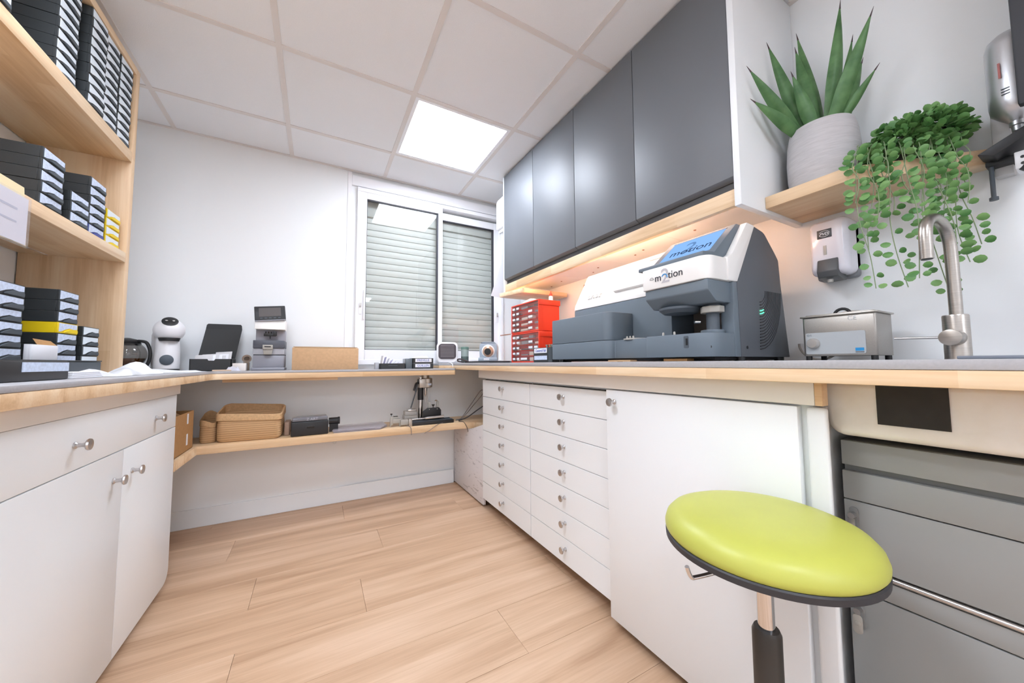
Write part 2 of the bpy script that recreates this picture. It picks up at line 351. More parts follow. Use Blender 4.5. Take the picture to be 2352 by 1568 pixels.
SLAT = mat('shutter_slat_grey', (200, 203, 198), 0.5)
slat_prof = []
zs = 0.98
prof = [(0.0, 0.0), (-0.0045, 0.003), (-0.0065, 0.015), (-0.007, 0.025), (-0.0065, 0.035), (-0.005, 0.046), (-0.001, 0.049), (0.004, 0.045), (0.004, 0.003)]
slat_me = mesh_of('shutter_slat', MB().prism(prof, 0.24, 1.43, 'yz'), 0)
while zs < 2.07:
    o = obj('shutter_slat', slat_me, SLAT, win, local=True); o.location = (0, YB+0.092, zs); zs += 0.05
obj('shutter_box', box(0.235, 1.43, YB+0.066, YB+0.13, 2.075, 2.26), SLAT, win, 0.004, local=True)
obj('shutter_guide', box(1.385, 1.43, YB+0.067, YB+0.0805, 0.96, 2.075), PVC, win, 0.002, local=True)
obj('shutter_backing', box(0.2, 1.47, YB+0.1, YB+0.139, 0.93, 2.3), SLAT, win, local=True)
# ------------------------------------------------------------------ knob
def knob_mesh(axis):
    return mesh_of('knob', MB().lathe([(0.0, 0), (0.0085, 0), (0.0085, 0.003), (0.0055, 0.006), (0.005, 0.014), (0.0065, 0.019), (0.0125, 0.0215), (0.0145, 0.0245), (0.0135, 0.028), (0.0, 0.0305)], (0,0,0), axis, 20))
KN_R = knob_mesh((-1,0,0)); KN_L = knob_mesh((1,0,0))
def knob(part, me, loc, s=1.0):
    o = bpy.data.objects.new('knob', me); COL.objects.link(o); o.parent = part
    if not me.materials: me.materials.append(NICK)
    o.location = Vector(loc) - (part.parent.matrix_basis.translation if part.parent else Vector())
    o.scale = (s, s, s); return o
# ------------------------------------------------------------------ left base cabinet
c = thing('base_cabinet', 'white base cabinet with one wide drawer over two doors, under the bookcase', 'cabinet', (-0.79, 1.61, 0.0))
prof = rpoly([(0.985, 0.035), (2.10, 0.035, 0.055), (2.10, 0.862), (0.985, 0.862)])
obj('body', MB().prism(prof, -1.035, -0.561, 'yz'), WHITE2, c, 0.0015)
obj('plinth', box(-1.03, -0.63, 0.99, 2.03, 0.0, 0.035), WHITE2, c)
obj('fascia', box(-0.5605, -0.532, 0.983, 2.108, 0.822, 0.866), FASCIA, c, 0.0015)
d = obj('drawer', box(-0.5605, -0.541, 0.985, 2.10, 0.681, 0.819), WHITE, c, 0.0015)
for yy in (1.35, 1.872): knob(d, KN_L, (-0.541, yy, 0.745), 1.05)
d1 = obj('door', box(-0.5605, -0.541, 0.985, 1.6245, 0.03, 0.678), WHITE, c, 0.0015)
d2 = obj('door', MB().prism(rpoly([(1.6265, 0.03), (2.10, 0.03, 0.055), (2.10, 0.678), (1.6265, 0.678)]), -0.5605, -0.541, 'yz'), WHITE, c, 0.0015)
knob(d1, KN_L, (-0.541, 1.565, 0.595), 1.05); knob(d2, KN_L, (-0.541, 1.69, 0.595), 1.05)
# ------------------------------------------------------------------ worktops
t = thing('worktop', 'L-shaped grey worktop with pale wood edge under the bookcase and window', 'worktop', (-0.77, 1.8, 0.868))
plan = rpoly([(-1.038, 0.85), (-0.49, 0.85), (-0.49, 2.46, 0.05), (0.885, 2.46, 0.012), (0.885, 2.545), (0.792, 2.594), (0.792, 2.768), (-1.038, 2.768)])
obj('wood_edge', MB().prism(plan, 0.868, 0.900), WOODX, t, 0.002)
obj('laminate_top', MB().prism(plan, 0.9005, 0.914), LAM, t, 0.0015)
obj('support_batten', box(-0.47, 0.12, 2.56, 2.6, 0.848, 0.8675), WOODX, t, 0.002)
t = thing('worktop', 'long grey worktop with pale wood edge carrying the lens edging machine', 'worktop', (1.26, 1.1, 0.905))
plan = rpoly([(0.90, -0.7), (1.615, -0.7), (1.615, 2.77), (0.80, 2.77), (0.80, 2.60, 0.01), (0.90, 2.545, 0.01)])
obj('wood_edge', MB().prism(plan, 0.905, 0.934), WOODY, t, 0.002)
obj('laminate_top', MB().prism(plan, 0.9345, 0.952), LAM, t, 0.0015)
# ------------------------------------------------------------------ low L-shaped shelf
t = thing('wall_shelf', 'thick pale wood shelf low on the back wall below the worktop', 'shelf', (0.1, 2.6, 0.475))
plan = rpoly([(-0.545, 2.125), (-0.545, 2.46), (0.9, 2.46, 0.3), (1.02, 2.432, 0.04), (1.07, 2.37, 0.04), (1.25, 2.31), (1.60, 2.31), (1.60, 2.768), (-1.036, 2.768), (-1.036, 2.125)])
obj('board', MB().prism(plan, 0.475, 0.519), WOODX, t, 0.002)
SCUFF, n_, l_, b_ = newmat('scuffed_white_panel')
tc = n_.new('ShaderNodeTexCoord'); mp = n_.new('ShaderNodeMapping'); mp.inputs['Scale'].default_value = (5, 5, 26); mp.inputs['Rotation'].default_value = (0.5, 0, 0); l_.new(tc.outputs['Object'], mp.inputs[0])
nz = n_.new('ShaderNodeTexNoise'); nz.inputs['Scale'].default_value = 2.2; nz.inputs['Detail'].default_value = 6; nz.inputs['Distortion'].default_value = 1.2; l_.new(mp.outputs[0], nz.inputs[0])
rp = n_.new('ShaderNodeValToRGB'); rp.color_ramp.elements[0].position = 0.30; rp.color_ramp.elements[0].color = (*lin((190, 186, 188)), 1); rp.color_ramp.elements[1].position = 0.40; rp.color_ramp.elements[1].color = (*lin((232, 229, 231)), 1)
l_.new(nz.outputs[0], rp.inputs[0]); l_.new(rp.outputs[0], b_.inputs['Base Color']); b_.inputs['Roughness'].default_value = 0.4
t = obj('filler_panel', MB().prism([(2.195, 0.012), (2.768, 0.012), (2.768, 0.474), (2.425, 0.474), (2.195, 0.54)], 0.985, 1.003, 'yz'), SCUFF, None, 0.0015)
tag(t, 'white filler panel with grey scuff marks under the low shelf in the corner', 'panel')
tag(obj('grommet', MB().lathe([(0.0, 0), (0.011, 0), (0.012, 0.003), (0.008, 0.006), (0.007, 0.003), (0.0, 0.003)], (0.12, YB+0.0, 0.408), (0,-1,0), 16), WHITE2), 'small round white plug in the wall below the low shelf', 'wall plug')
# ------------------------------------------------------------------ two drawer units
DZ = [0.062 + 0.1111*k for k in range(8)]
def drawer_unit(y0, y1, label):
    t = thing('drawer_unit', label, 'drawer unit', (1.28, (y0+y1)/2, 0.0), 0, 'white seven-drawer units')
    obj('body', box(1.0005, 1.58, y0+0.001, y1-0.001, 0.06, 0.903), WHITE2, t)
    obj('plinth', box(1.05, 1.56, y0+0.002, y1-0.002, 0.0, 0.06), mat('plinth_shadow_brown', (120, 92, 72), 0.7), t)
    obj('drawer_gap_shade', box(0.9985, 1.0, y0+0.004, y1-0.004, 0.064, 0.842), DARK, t, smooth=False)  # dark sheet that paints the shade inside the gaps between drawers
    for k in range(7):
        d = obj('drawer', box(0.980, 0.998, y0+0.0012, y1-0.0012, DZ[k]+0.0012, DZ[k+1]-0.0012), WHITE, t, 0.001, 1)
        knob(d, KN_R, (0.980, (y0+y1)/2, (DZ[k]+DZ[k+1])/2+0.012))
drawer_unit(1.592, 2.192, 'narrow-looking white unit of seven drawers next to the shelf corner')
drawer_unit(1.010, 1.5895, 'white unit of seven drawers beside the large door')
t = thing('door_cabinet', 'white base cabinet with one large plain door beside the drawers', 'cabinet', (1.28, 0.69, 0.0))
obj('body', box(0.9765, 1.58, 0.376, 1.0085, 0.06, 0.903), WHITE2, t)
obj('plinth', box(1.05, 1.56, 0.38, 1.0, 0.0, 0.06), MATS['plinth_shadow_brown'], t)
d = obj('door', box(0.956, 0.976, 0.398, 1.004, 0.03, 0.848), WHITE, t, 0.0015)
knob(d, KN_R, (0.956, 0.962, 0.806), 1.05)
obj('stile', box(0.962, 0.976, 0.347, 0.385, 0.03, 0.848), WHITE2, t, 0.006, 3)
tag(obj('fascia_board', box(0.948, 0.9755, 0.362, 2.19, 0.8535, 0.9045), FASCIA, None, 0.0015), 'long white fascia strip under the worktop above the drawers', 'fascia')
tag(obj('end_block', box(0.948, 0.9755, 0.348, 0.3615, 0.8535, 0.9045), WOODY, None, 0.001), 'small wood end block closing the fascia strip near the sink', 'wood block')
# ------------------------------------------------------------------ sink, pipe, metal drawer unit
SINKM, n_, l_, b_ = newmat('sink_steel_stained')
tc = n_.new('ShaderNodeTexCoord'); nz = n_.new('ShaderNodeTexNoise'); nz.inputs['Scale'].default_value = 9; nz.inputs['Detail'].default_value = 5; l_.new(tc.outputs['Object'], nz.inputs[0])
rp = n_.new('ShaderNodeValToRGB'); rp.color_ramp.elements[0].position = 0.35; rp.color_ramp.elements[0].color = (*lin((232, 224, 212)), 1); rp.color_ramp.elements[1].position = 0.65; rp.color_ramp.elements[1].color = (*lin((243, 238, 232)), 1)
l_.new(nz.outputs[0], rp.inputs[0]); l_.new(rp.outputs[0], b_.inputs['Base Color']); b_.inputs['Roughness'].default_value = 0.42; b_.inputs['Metallic'].default_value = 0.15
t = thing('sink_bowl', 'underside of a stainless steel sink bowl with black pad below the worktop', 'sink', (1.24, 0.08, 0.775))
pf = rpoly([(0.372, 0.904), (0.357, 0.79, 0.03), (-0.30, 0.79, 0.03), (-0.313, 0.904)])
obj('bowl', MB().prism(pf, 1.0, 1.50, 'yz'), SINKM, t, 0.012, 3)
obj('damping_pad', box(0.9965, 0.9995, 0.183, 0.278, 0.822, 0.90), mat('bitumen_pad', (50, 48, 46), 0.85, noise=0.1), t)
SPM = mat('grey_pipe', (190, 184, 180), 0.4)
tag(obj('waste_pipe', MB().tube(spline([(0.990, 0.362, 0.85), (0.990, 0.362, 0.72), (0.990, 0.361, 0.5), (0.990, 0.361, 0.25), (0.990, 0.361, 0.005)], 6), 0.0068, 10), SPM), 'thin grey pipe running down beside the white door cabinet', 'pipe')
MET = mat('grey_steel_enamel', (158, 160, 158), 0.45)
MET2 = mat('grey_steel_dark', (128, 129, 128), 0.5)
t = thing('metal_drawer_unit', 'light grey metal drawer unit with key locks below the sink', 'drawer unit', (1.28, 0.0, 0.0))
obj('body', box(1.0605, 1.56, -0.42, 0.355, 0.02, 0.772), MET2, t)
obj('top_panel', box(1.046, 1.06, -0.42, 0.355, 0.719, 0.772), MET, t, 0.001)
dr = obj('drawer', box(1.044, 1.06, -0.42, 0.355, 0.645, 0.706), MET, t, 0.0015)
dr2 = obj('drawer', box(1.044, 1.06, -0.42, 0.355, 0.508, 0.6425), MET, t, 0.0015)
obj('chrome_rail', MB().tube([(1.044, -0.42, 0.5), (1.044, 0.355, 0.5)], 0.0055, 10), NICK, t)
dr3 = obj('drawer', box(1.044, 1.06, -0.42, 0.355, 0.4535, 0.492), MET, t, 0.0015)
dr4 = obj('drawer', box(1.044, 1.06, -0.42, 0.355, 0.025, 0.4505), MET, t, 0.0015)
for d, z, tab in ((dr2, 0.602, False), (dr4, 0.402, True)):
    sub('lock_plate', MB().prism(rrect(0.331, 0.346, z-0.028, z+0.028, 0.007), 1.0405, 1.0438, 'yz'), MET2, d, 0.001)
    m = MB().cyl((1.0435, 0.3385, z+0.012), (1.026, 0.3385, z+0.012), 0.006, 14)
    sub('lock_barrel', m, NICK, d)
    if tab: sub('key', MB().prism(rrect(0.331, 0.347, z-0.034, z+0.006, 0.0078), 1.027, 1.0305, 'yz').cyl((1.026, 0.339, z-0.012), (1.03, 0.339, z-0.012), 0.005, 12), MTAUPE, d, 0.001)
    else: sub('key', box(1.027, 1.030, 0.333, 0.346, z-0.022, z+0.006), NICK, d, 0.001)
# ------------------------------------------------------------------ wall cabinets, pelmet, end panels, light strip
YS = [0.647, 1.062, 1.478, 1.900, 2.308]
names4 = ['nearest grey wall cabinet beside the white end panel', 'second grey wall cabinet from the plant shelf', 'third grey wall cabinet from the plant shelf', 'farthest grey wall cabinet next to the window']
for k in range(4):
    y0, y1 = YS[k], YS[k+1]
    t = thing('wall_cabinet', names4[k], 'wall cabinet', (1.43, (y0+y1)/2, 1.532), 0, 'grey wall cabinets')
    obj('body', box(1.243, 1.618, y0+0.0005, y1-0.0005, 1.532, 2.358), WHITE2, t)
    obj('handle_groove', box(1.232, 1.2425, y0+0.0008, y1-0.0008, 1.532, 1.572), DGREY2, t)
    obj('door', MB().prism([(1.208, 1.572), (1.2285, 1.560), (1.2285, 2.357), (1.208, 2.357)], y0+0.0015, y1-0.0015, 'xz'), DGREY, t, 0.0012)
    for xx, yy in ((1.45, 0.95), (1.47, 1.25), (1.50, 1.33), (1.50, 1.62), (1.55, 1.72), (1.52, 2.02), (1.56, 2.2)):
        if y0 < yy < y1: obj('screw_cap', MB().lathe([(0.0, 0), (0.006, 0), (0.005, 0.002), (0.0, 0.0022)], (xx, yy, 1.532), (0, 0, -1), 12), mat('cap_brown', (150, 104, 84), 0.5), t)
    if k == 0: obj('end_panel', box(1.204, 1.618, 0.624, 0.6455, 1.466, 2.363), WHITE, t, 0.0015)['label'] = 'white end panel'
    if k == 3: obj('end_panel', box(1.212, 1.618, 2.309, 2.33, 1.466, 2.363), WHITE, t, 0.0015)['label'] = 'white end panel'
tag(obj('pelmet', box(1.216, 1.24, 0.6465, 2.308, 1.474, 1.531), WOODY, None, 0.0015), 'pale wood pelmet strip under the grey wall cabinets', 'pelmet')
STRIP = emitter('warm_led_strip', (255, 210, 180), STRIP_STRENGTH)
t = thing('light_strip', 'warm glowing LED strip hidden behind the wood pelmet', 'light strip', (1.262, 1.45, 1.52))
obj('channel', box(1.2415, 1.278, 0.70, 2.25, 1.524, 1.5315), WHITE2, t)
obj('diffuser', box(1.2445, 1.262, 0.705, 2.245, 1.516, 1.5235), STRIP, t, smooth=False)
t = obj('corner_shelf', MB().prism(rpoly([(1.165, 2.30, 0.004), (1.22, 2.06, 0.02), (1.6, 2.06), (1.6, 2.308), (1.17, 2.308)]), 1.432, 1.462), WOODX, None, 0.002)
tag(t, 'small pale wood shelf tucked under the far end of the wall cabinets', 'shelf')
# ------------------------------------------------------------------ bookcase on the left worktop
t = thing('bookcase', 'tall pale wood bookcase standing on the left worktop', 'bookcase', (-0.885, 1.5, 0.915))
BX = -0.735
obj('side_panel', box(-1.036, BX, 2.118, 2.15, 0.9145, 2.27), WOODZ, t, 0.002)
obj('side_panel', box(-1.036, BX, 0.90, 0.93, 0.9145, 2.27), WOODZ, t, 0.002)
obj('top_board', box(-1.036, BX, 0.9305, 2.1175, 2.24, 2.27), WOODY, t, 0.002)
obj('shelf_board', box(-1.036, BX, 0.9305, 2.1175, 1.838, 1.884), WOODY, t, 0.002)
obj('shelf_board', box(-1.036, BX, 0.9305, 2.1175, 1.392, 1.434), WOODY, t, 0.002)
# stacking trays ------------------------------------------------------------
TW, TH, TD = 0.108, 0.0352, 0.205
def tray_meshes():
    w = TW/2; h = TH-0.0008
    b = MB()
    b.box(0, 0.006, -w, w, 0, h).box(-TD, -TD+0.003, -w, w, 0, h).box(-TD, 0, -w, -w+0.003, 0, h).box(-TD, 0, w-0.003, w, 0, h).box(-TD, 0, -w, w, 0, 0.003)
    rim = MB().box(0.001, 0.0075, -w-0.001, w+0.001, h-0.003, h)
    lab = [(-w+0.006, h*0.93), (w-0.006, h*0.93), (w-0.006, h*0.50), (w*0.55, h*0.45), (w*0.1, h*0.52), (-w*0.35, h*0.36), (-w*0.7, h*0.16), (-w+0.006, h*0.12)]
    lb = MB().prism(lab, 0.0062, 0.0074, 'yz')
    grip = MB().prism(rpoly([(-w*0.5, h*0.06), (w*0.85, h*0.06, 0.003), (w*0.85, h*0.40, 0.003), (w*0.1, h*0.44, 0.004), (-w*0.4, h*0.2)]), 0.0062, 0.0105, 'yz')
    return mesh_of('tray_body', b, 0.0006, 1), mesh_of('tray_rim', rim), mesh_of('tray_label', lb), mesh_of('tray_grip', grip, 0.0008, 1)
TB, TR, TLB, TG = tray_meshes()
tray_mesh = {}
def tray(x, y, z, label, group, body=TRAY, lab=LABEL, rz=0.0):
    t = thing('stacking_tray', label, 'tray', (x, y, z), rz, group)
    for nm, me, m in (('body', TB, body), ('label_card', TLB, lab), ('finger_grip', TG, TRAYG if body is TRAY else body)):
        key = (nm, m.name)
        if key not in tray_mesh:
            q = me.copy(); q.materials.clear(); q.materials.append(m); tray_mesh[key] = q
        o = bpy.data.objects.new(nm, tray_mesh[key]); COL.objects.link(o); o.parent = t
    return t
def stack(x, y, z, n, where, group, bodies=None, labs=None):
    for k in range(n):
        jit = random.uniform(-0.0015, 0.0015)
        nm = 'topmost' if (k == n-1 and n > 1) else ORD[k] + ('' if k == 0 else ' from the bottom')
        b = (bodies or {}).get(k, TRAY); cn = 'yellow' if b is YEL else 'blue' if b is BLUE else 'black'
        tray(x+jit, y+jit*0.6, z+k*TH+0.0005, '%s stacking tray, %s %s' % (cn, nm, where), group, b, (labs or {}).get(k, LABEL))
g1 = 'trays on the top bookcase shelf'
stack(-0.740, 1.36, 1.8845, 9, 'of the nearest stack on the top shelf', g1)
stack(-0.752, 1.672, 1.8845, 10, 'of the second nearest stack on the top shelf', g1)
stack(-0.742, 1.824, 1.8845, 10, 'of the third nearest stack on the top shelf', g1)
stack(-0.748, 1.9355, 1.8845, 10, 'of the next-to-last stack on the top shelf', g1)
stack(-0.748, 2.0465, 1.8845, 10, 'of the far end stack on the top shelf', g1)
g2 = 'trays on the middle bookcase shelf'
bl = {k: PAPERB for k in range(8)}
stack(-0.745, 1.632, 1.4345, 5, 'of the five-high stack on the middle shelf', g2, labs=bl)
stack(-0.745, 1.782, 1.4345, 3, 'of the low three-high stack on the middle shelf', g2, labs=bl)
stack(-0.752, 1.904, 1.4345, 6, 'of the six-high stack on the middle shelf', g2, {0: BLUE}, bl)
stack(-0.755, 2.032, 1.4345, 4, 'of the yellow stack on the middle shelf', g2, {k: YEL for k in range(4)})
g3 = 'trays on the left worktop under the bookcase'
stack(-0.735, 1.476, 0.9630, 6, 'of the nearest stack on the left worktop', g3, labs=bl)
stack(-0.740, 1.748, 0.9145, 8, 'of the tall stack on the left worktop', g3, {4: YEL}, bl)
stack(-0.742, 1.895, 0.9145, 5, 'of the short far stack on the left worktop', g3)
# boxes and papers in front of the trays -----------------------------------
t = thing('storage_box', 'long flat black box lying along the left worktop', 'box', (-0.64, 1.50, 0.9145))
obj('body', box(-0.715, -0.655, 1.18, 1.76, 0.9145, 0.962), TRAYG, t, 0.003)
obj('rim', box(-0.716, -0.654, 1.178, 1.762, 0.9625, 0.966), TRAY, t, 0.001)
t = thing('storage_box', 'black box with a white label at the left worktop edge', 'box', (-0.59, 1.2, 0.9145))
obj('body', box(-0.652, -0.575, 1.05, 1.388, 0.9145, 0.962), BLACK, t, 0.004)
obj('label_card', box(-0.5748, -0.5735, 1.215, 1.383, 0.936, 0.958), PAPERB, t)
t = thing('cardboard_carton', 'small open cardboard carton behind the black boxes', 'carton', (-0.70, 1.62, 0.9145))
obj('body', MB().box(-0.724, -0.718, 1.55, 1.668, 0.9665, 1.012).box(-0.733, -0.724, 1.55, 1.556, 0.9665, 1.012).box(-0.733, -0.724, 1.662, 1.668, 0.9665, 1.012).box(-0.733, -0.718, 1.55, 1.668, 0.966, 0.968), PAPER, t, 0.0005)
obj('flap', MB().slab([(-0.720, 1.575, 1.012), (-0.720, 1.665, 1.012), (-0.732, 1.66, 1.026), (-0.732, 1.58, 1.03)], (0.001, 0, 0)), CARD2, t)
def crumpled(name, label, cat, x0, x1, y0, y1, z, h, m, seed, nx=9, ny=9, group=None):
    rnd = random.Random(seed); g = MB(); vs = []
    ph = [rnd.uniform(0, 6.28) for _ in range(6)]
    for i in range(nx+1):
        for j in range(ny+1):
            u, v = i/nx, j/ny
            e = 1 - max(abs(2*u-1), abs(2*v-1))**6
            zz = h*(0.35 + 0.35*math.sin(5*u+ph[0])*math.sin(4*v+ph[1]) + 0.3*math.sin(9*v+ph[2]+3*u))*e
            vs.append((x0+(x1-x0)*u + 0.006*math.sin(7*v+ph[3]), y0+(y1-y0)*v + 0.006*math.sin(6*u+ph[4]), z+0.0012+max(zz, 0)))
    n = ny+1; fs = [(i*n+j, (i+1)*n+j, (i+1)*n+j+1, i*n+j+1) for i in range(nx) for j in range(ny)]
    top = [Vector(p) for p in vs]; bot = [Vector((p[0], p[1], z+0.0003)) for p in vs]
    g.add(top, fs); g.add(bot, [tuple(reversed(f)) for f in fs])
    N = len(vs); rim = [j for j in range(n)] + [i*n+ny for i in range(1, nx+1)] + [nx*n+j for j in range(ny-1, -1, -1)] + [i*n for i in range(nx-1, 0, -1)]
    g.f += [(rim[k], rim[(k+1) % len(rim)], rim[(k+1) % len(rim)]+N, rim[k]+N) for k in range(len(rim))]
    return tag(obj(name, g, m, None), label, cat, group)
t = thing('envelope_stack', 'flat stack of white envelopes beside the labelled black box', 'papers', (-0.6, 1.5, 0.9145))
for k in range(4): obj('envelope', box(-0.64+0.004*k, -0.575, 1.405, 1.56-0.006*k, 0.9147+0.0045*k, 0.9189+0.0045*k), PAPER, t, 0.0008, 1)
crumpled('crumpled_bag', 'crumpled white plastic bag on the left worktop below the coffee pot', 'plastic bag', -0.70, -0.56, 1.80, 2.02, 0.9145, 0.05, PAPER, 3)
crumpled('paper_sheet', 'loose white sheet with grey print in front of the bookcase panel', 'paper', -0.66, -0.55, 1.58, 1.78, 0.9145, 0.028, mat('printed_paper', (214, 214, 216), 0.7, noise=0.25, nscale=14), 5)
crumpled('paper_sheet', 'loose white sheets in front of the coffee machine', 'paper', -0.74, -0.50, 2.12, 2.40, 0.9145, 0.022, PAPER, 8)
tag(obj('card_sleeve', box(-0.50, -0.42, 2.475, 2.525, 0.9145, 0.922), mat('tan_card', (222, 196, 172), 0.7), None, 0.001), 'flat tan card lying in front of the black open box', 'card')
# card holder hanging on the shelf edge -----------------------------------
t = thing('sign_holder', 'white paper sign in a clear holder hung on the middle bookcase shelf', 'sign', (-0.71, 1.35, 1.27))
obj('sheet', box(-0.7225, -0.7205, 1.10, 1.500, 1.285, 1.414), PAPER, t, smooth=False)
obj('clear_cover', box(-0.7195, -0.7185, 1.10, 1.507, 1.278, 1.418), CLEARP, t, smooth=False)
obj('back_flap', MB().slab([(-0.7345, 1.10, 1.45), (-0.7345, 1.507, 1.45), (-0.7235, 1.507, 1.278), (-0.7235, 1.10, 1.278)], (0.0006, 0, 0)), mat('yellowed_sleeve', (232, 214, 170), 0.5), t)
obj('bottom_lip', MB().slab([(-0.7235, 1.10, 1.278), (-0.7235, 1.507, 1.278), (-0.690, 1.525, 1.268), (-0.690, 1.10, 1.266)], (0, 0, 0.0015)), CLEARP, t)
obj('print', MB().box(-0.7202, -0.7199, 1.30, 1.46, 1.37, 1.376).box(-0.7202, -0.7199, 1.36, 1.46, 1.335, 1.34), mat('faint_print', (196, 200, 214), 0.7), t)
# ------------------------------------------------------------------ coffee pot and coffee machine
t = thing('coffee_pot', 'round glass coffee pot with black handle behind the bookcase panel', 'coffee pot', (-0.90, 2.62, 0.9145))
COFFEE = mat('coffee_brown', (120, 74, 30), 0.15)
obj('glass_bowl', MB().sphere((-0.885, 2.62, 1.005), 0.080, 0.080, 0.077, 28, 14, -0.97, 0.8), clear('pot_glass', (0.62, 0.60, 0.58), 0.10), t)
obj('coffee', MB().sphere((-0.885, 2.62, 1.004), 0.076, 0.076, 0.073, 24, 8, -0.97, -0.25), COFFEE, t)
obj('lid', MB().lathe([(0.05, 0), (0.053, 0.006), (0.047, 0.016), (0.012, 0.026), (0.0, 0.027)], (-0.885, 2.62, 1.068), (0,0,1), 24), BLACK, t)
obj('collar', MB().lathe([(0.051, -0.008), (0.054, -0.008), (0.054, 0.004), (0.051, 0.004)], (-0.885, 2.62, 1.064), (0,0,1), 24), BLACK, t)
obj('handle', MB().tube(spline([(-0.835, 2.60, 1.078), (-0.800, 2.585, 1.070), (-0.783, 2.58, 1.03), (-0.782, 2.58, 0.985), (-0.796, 2.585, 0.945), (-0.825, 2.60, 0.932)], 6), 0.008, 10), BLACK, t)
t = thing('coffee_machine', 'white round-headed capsule coffee machine on the corner worktop', 'coffee machine', (-0.722, 2.61, 0.9145), 0.25)
CW = mat('coffee_white', (238, 236, 238), 0.3)
def ell(cx, cy, rx, ry, z, n=28): return [(cx+rx*math.cos(2*PI*i/n), cy+ry*math.sin(2*PI*i/n), z) for i in range(n)]
obj('base', MB().loft([ell(0, -0.01, 0.052, 0.075, 0.0), ell(0, -0.01, 0.054, 0.077, 0.004), ell(0, -0.01, 0.054, 0.077, 0.012), ell(0, -0.01, 0.050, 0.07, 0.014)]), BLACK, t, local=True)
obj('body', MB().loft([ell(0, 0.0, 0.052, 0.058, 0.0145), ell(0, 0, 0.054, 0.06, 0.05), ell(0, 0.004, 0.052, 0.056, 0.12), ell(0, 0.008, 0.046, 0.05, 0.19)]), CW, t, local=True)
hd = obj('head', MB().sphere((0.004, -0.004, 0.225), 0.066, 0.072, 0.066, 28, 16, -0.75, 1.0), CW, t, local=True)
obj('spout_shadow', MB().loft([ell(0.006, -0.03, 0.040, 0.042, 0.165), ell(0.006, -0.026, 0.045, 0.047, 0.182)]), BLACK, t, local=True)
face = MB().lathe([(0.0, 0), (0.033, 0), (0.034, 0.004), (0.030, 0.007), (0, 0.0085)], (0, 0, 0), (0, 0, 1), 28)
obj('control_face', face.xf(Matrix.Translation((0.006, -0.048, 0.269)) @ Matrix.Rotation(math.radians(47), 4, 'X')), BLACK, t, local=True)
for sx in (-1, 1):
    obj('indicator', MB().sphere((0, 0, 0), 0.006, 0.004, 0.002, 12, 6).xf(Matrix.Translation((0.006+sx*0.014, -0.0535, 0.2755)) @ Matrix.Rotation(math.radians(47), 4, 'X')), NICK, t, local=True)
obj('dial', MB().lathe([(0.0, 0), (0.027, 0), (0.028, 0.004), (0.024, 0.007), (0, 0.008)], (0.0, -0.056, 0.062), (0, -1, 0.03), 28), MGREY2, t, local=True)
obj('water_tank', MB().loft([ell(-0.014, 0.055, 0.05, 0.045, 0.0145), ell(-0.014, 0.055, 0.052, 0.047, 0.2), ell(-0.014, 0.055, 0.048, 0.043, 0.215)]), mat('tank_plastic', (214, 212, 214), 0.25), t, local=True)
# ------------------------------------------------------------------ open black box
t = thing('open_box', 'open black cardboard box with raised lid full of bagged lenses', 'box', (-0.515, 2.58, 0.9145))
m = MB(); x0, x1, y0, y1, z0, z1 = -0.61, -0.428, 2.535, 2.655, 0.9145, 0.982
m.box(x0, x1, y0, y1, z0, z0+0.003).box(x0, x0+0.003, y0, y1, z0, z1).box(x1-0.003, x1, y0, y1, z0, z1).box(x0, x1, y1-0.003, y1, z0, z1)
m.prism(rpoly([(x0, z0), (x1, z0), (x1, z1), (-0.500, z1), (-0.505, z1-0.009, 0.004), (-0.53, z1-0.009, 0.004), (-0.535, z1), (x0, z1)]), y0, y0+0.003, 'xz')
obj('base', m, BLACKM, t)
obj('lid', MB().slab([(-0.605, 2.66, 0.985), (-0.432, 2.66, 0.985), (-0.412, 2.715, 1.165), (-0.585, 2.715, 1.165)], (0, 0.003, 0)), BLACKM, t)
obj('lid_flap', MB().slab([(-0.585, 2.714, 1.165), (-0.412, 2.714, 1.165), (-0.414, 2.716, 1.188), (-0.42, 2.716, 1.195), (-0.575, 2.716, 1.195), (-0.582, 2.716, 1.188)], (0, 0.003, 0)), BLACKM, t)
rnd = random.Random(4)
for k in range(7):
    xx = -0.60+0.013*k; h = rnd.uniform(0.02, 0.048)
    tag(obj('lens_bag', MB().slab([(xx, 2.545+0.0095*k, z0+0.004), (xx+0.075, 2.547+0.0095*k, z0+0.004), (xx+0.08, 2.575+0.0095*k, z1+h), (xx+0.005, 2.573+0.0095*k, z1+h-0.006)], (0, 0.004, 0)), PAPER if k % 2 else mat('bag_film', (214, 212, 214), 0.3), None, 0.001, 1),
        '%s white lens bag from the left standing in the open black box' % ['first', 'second', 'third', 'fourth', 'fifth', 'sixth', 'seventh'][k], 'bag', 'lens bags in the open black box')
tag(obj('small_carton', box(-0.424, -0.362, 2.54, 2.60, 0.9145, 0.958), mat('cream_card', (236, 228, 222), 0.7), None, 0.001), 'small cream carton between the open black box and the lens meter', 'carton')
tag(obj('tape_roll', MB().lathe([(0.014, 0), (0.024, 0), (0.024, 0.014), (0.014, 0.014), (0.014, 0)], (-0.374, 2.655, 0.985), (0.1, -1, 0), 20).box(-0.39, -0.36, 2.64, 2.66, 0.9145, 0.963), mat('tape_tan', (150, 128, 110), 0.3)), 'small roll of clear brown tape behind the cream carton', 'tape')
crumpled('plastic_sleeve', 'clear curled plastic sleeve leaning out of the open black box', 'plastic sleeve', -0.445, -0.385, 2.49, 2.53, 0.9145, 0.03, mat('sleeve_film', (222, 222, 234), 0.25), 12, 5, 5)
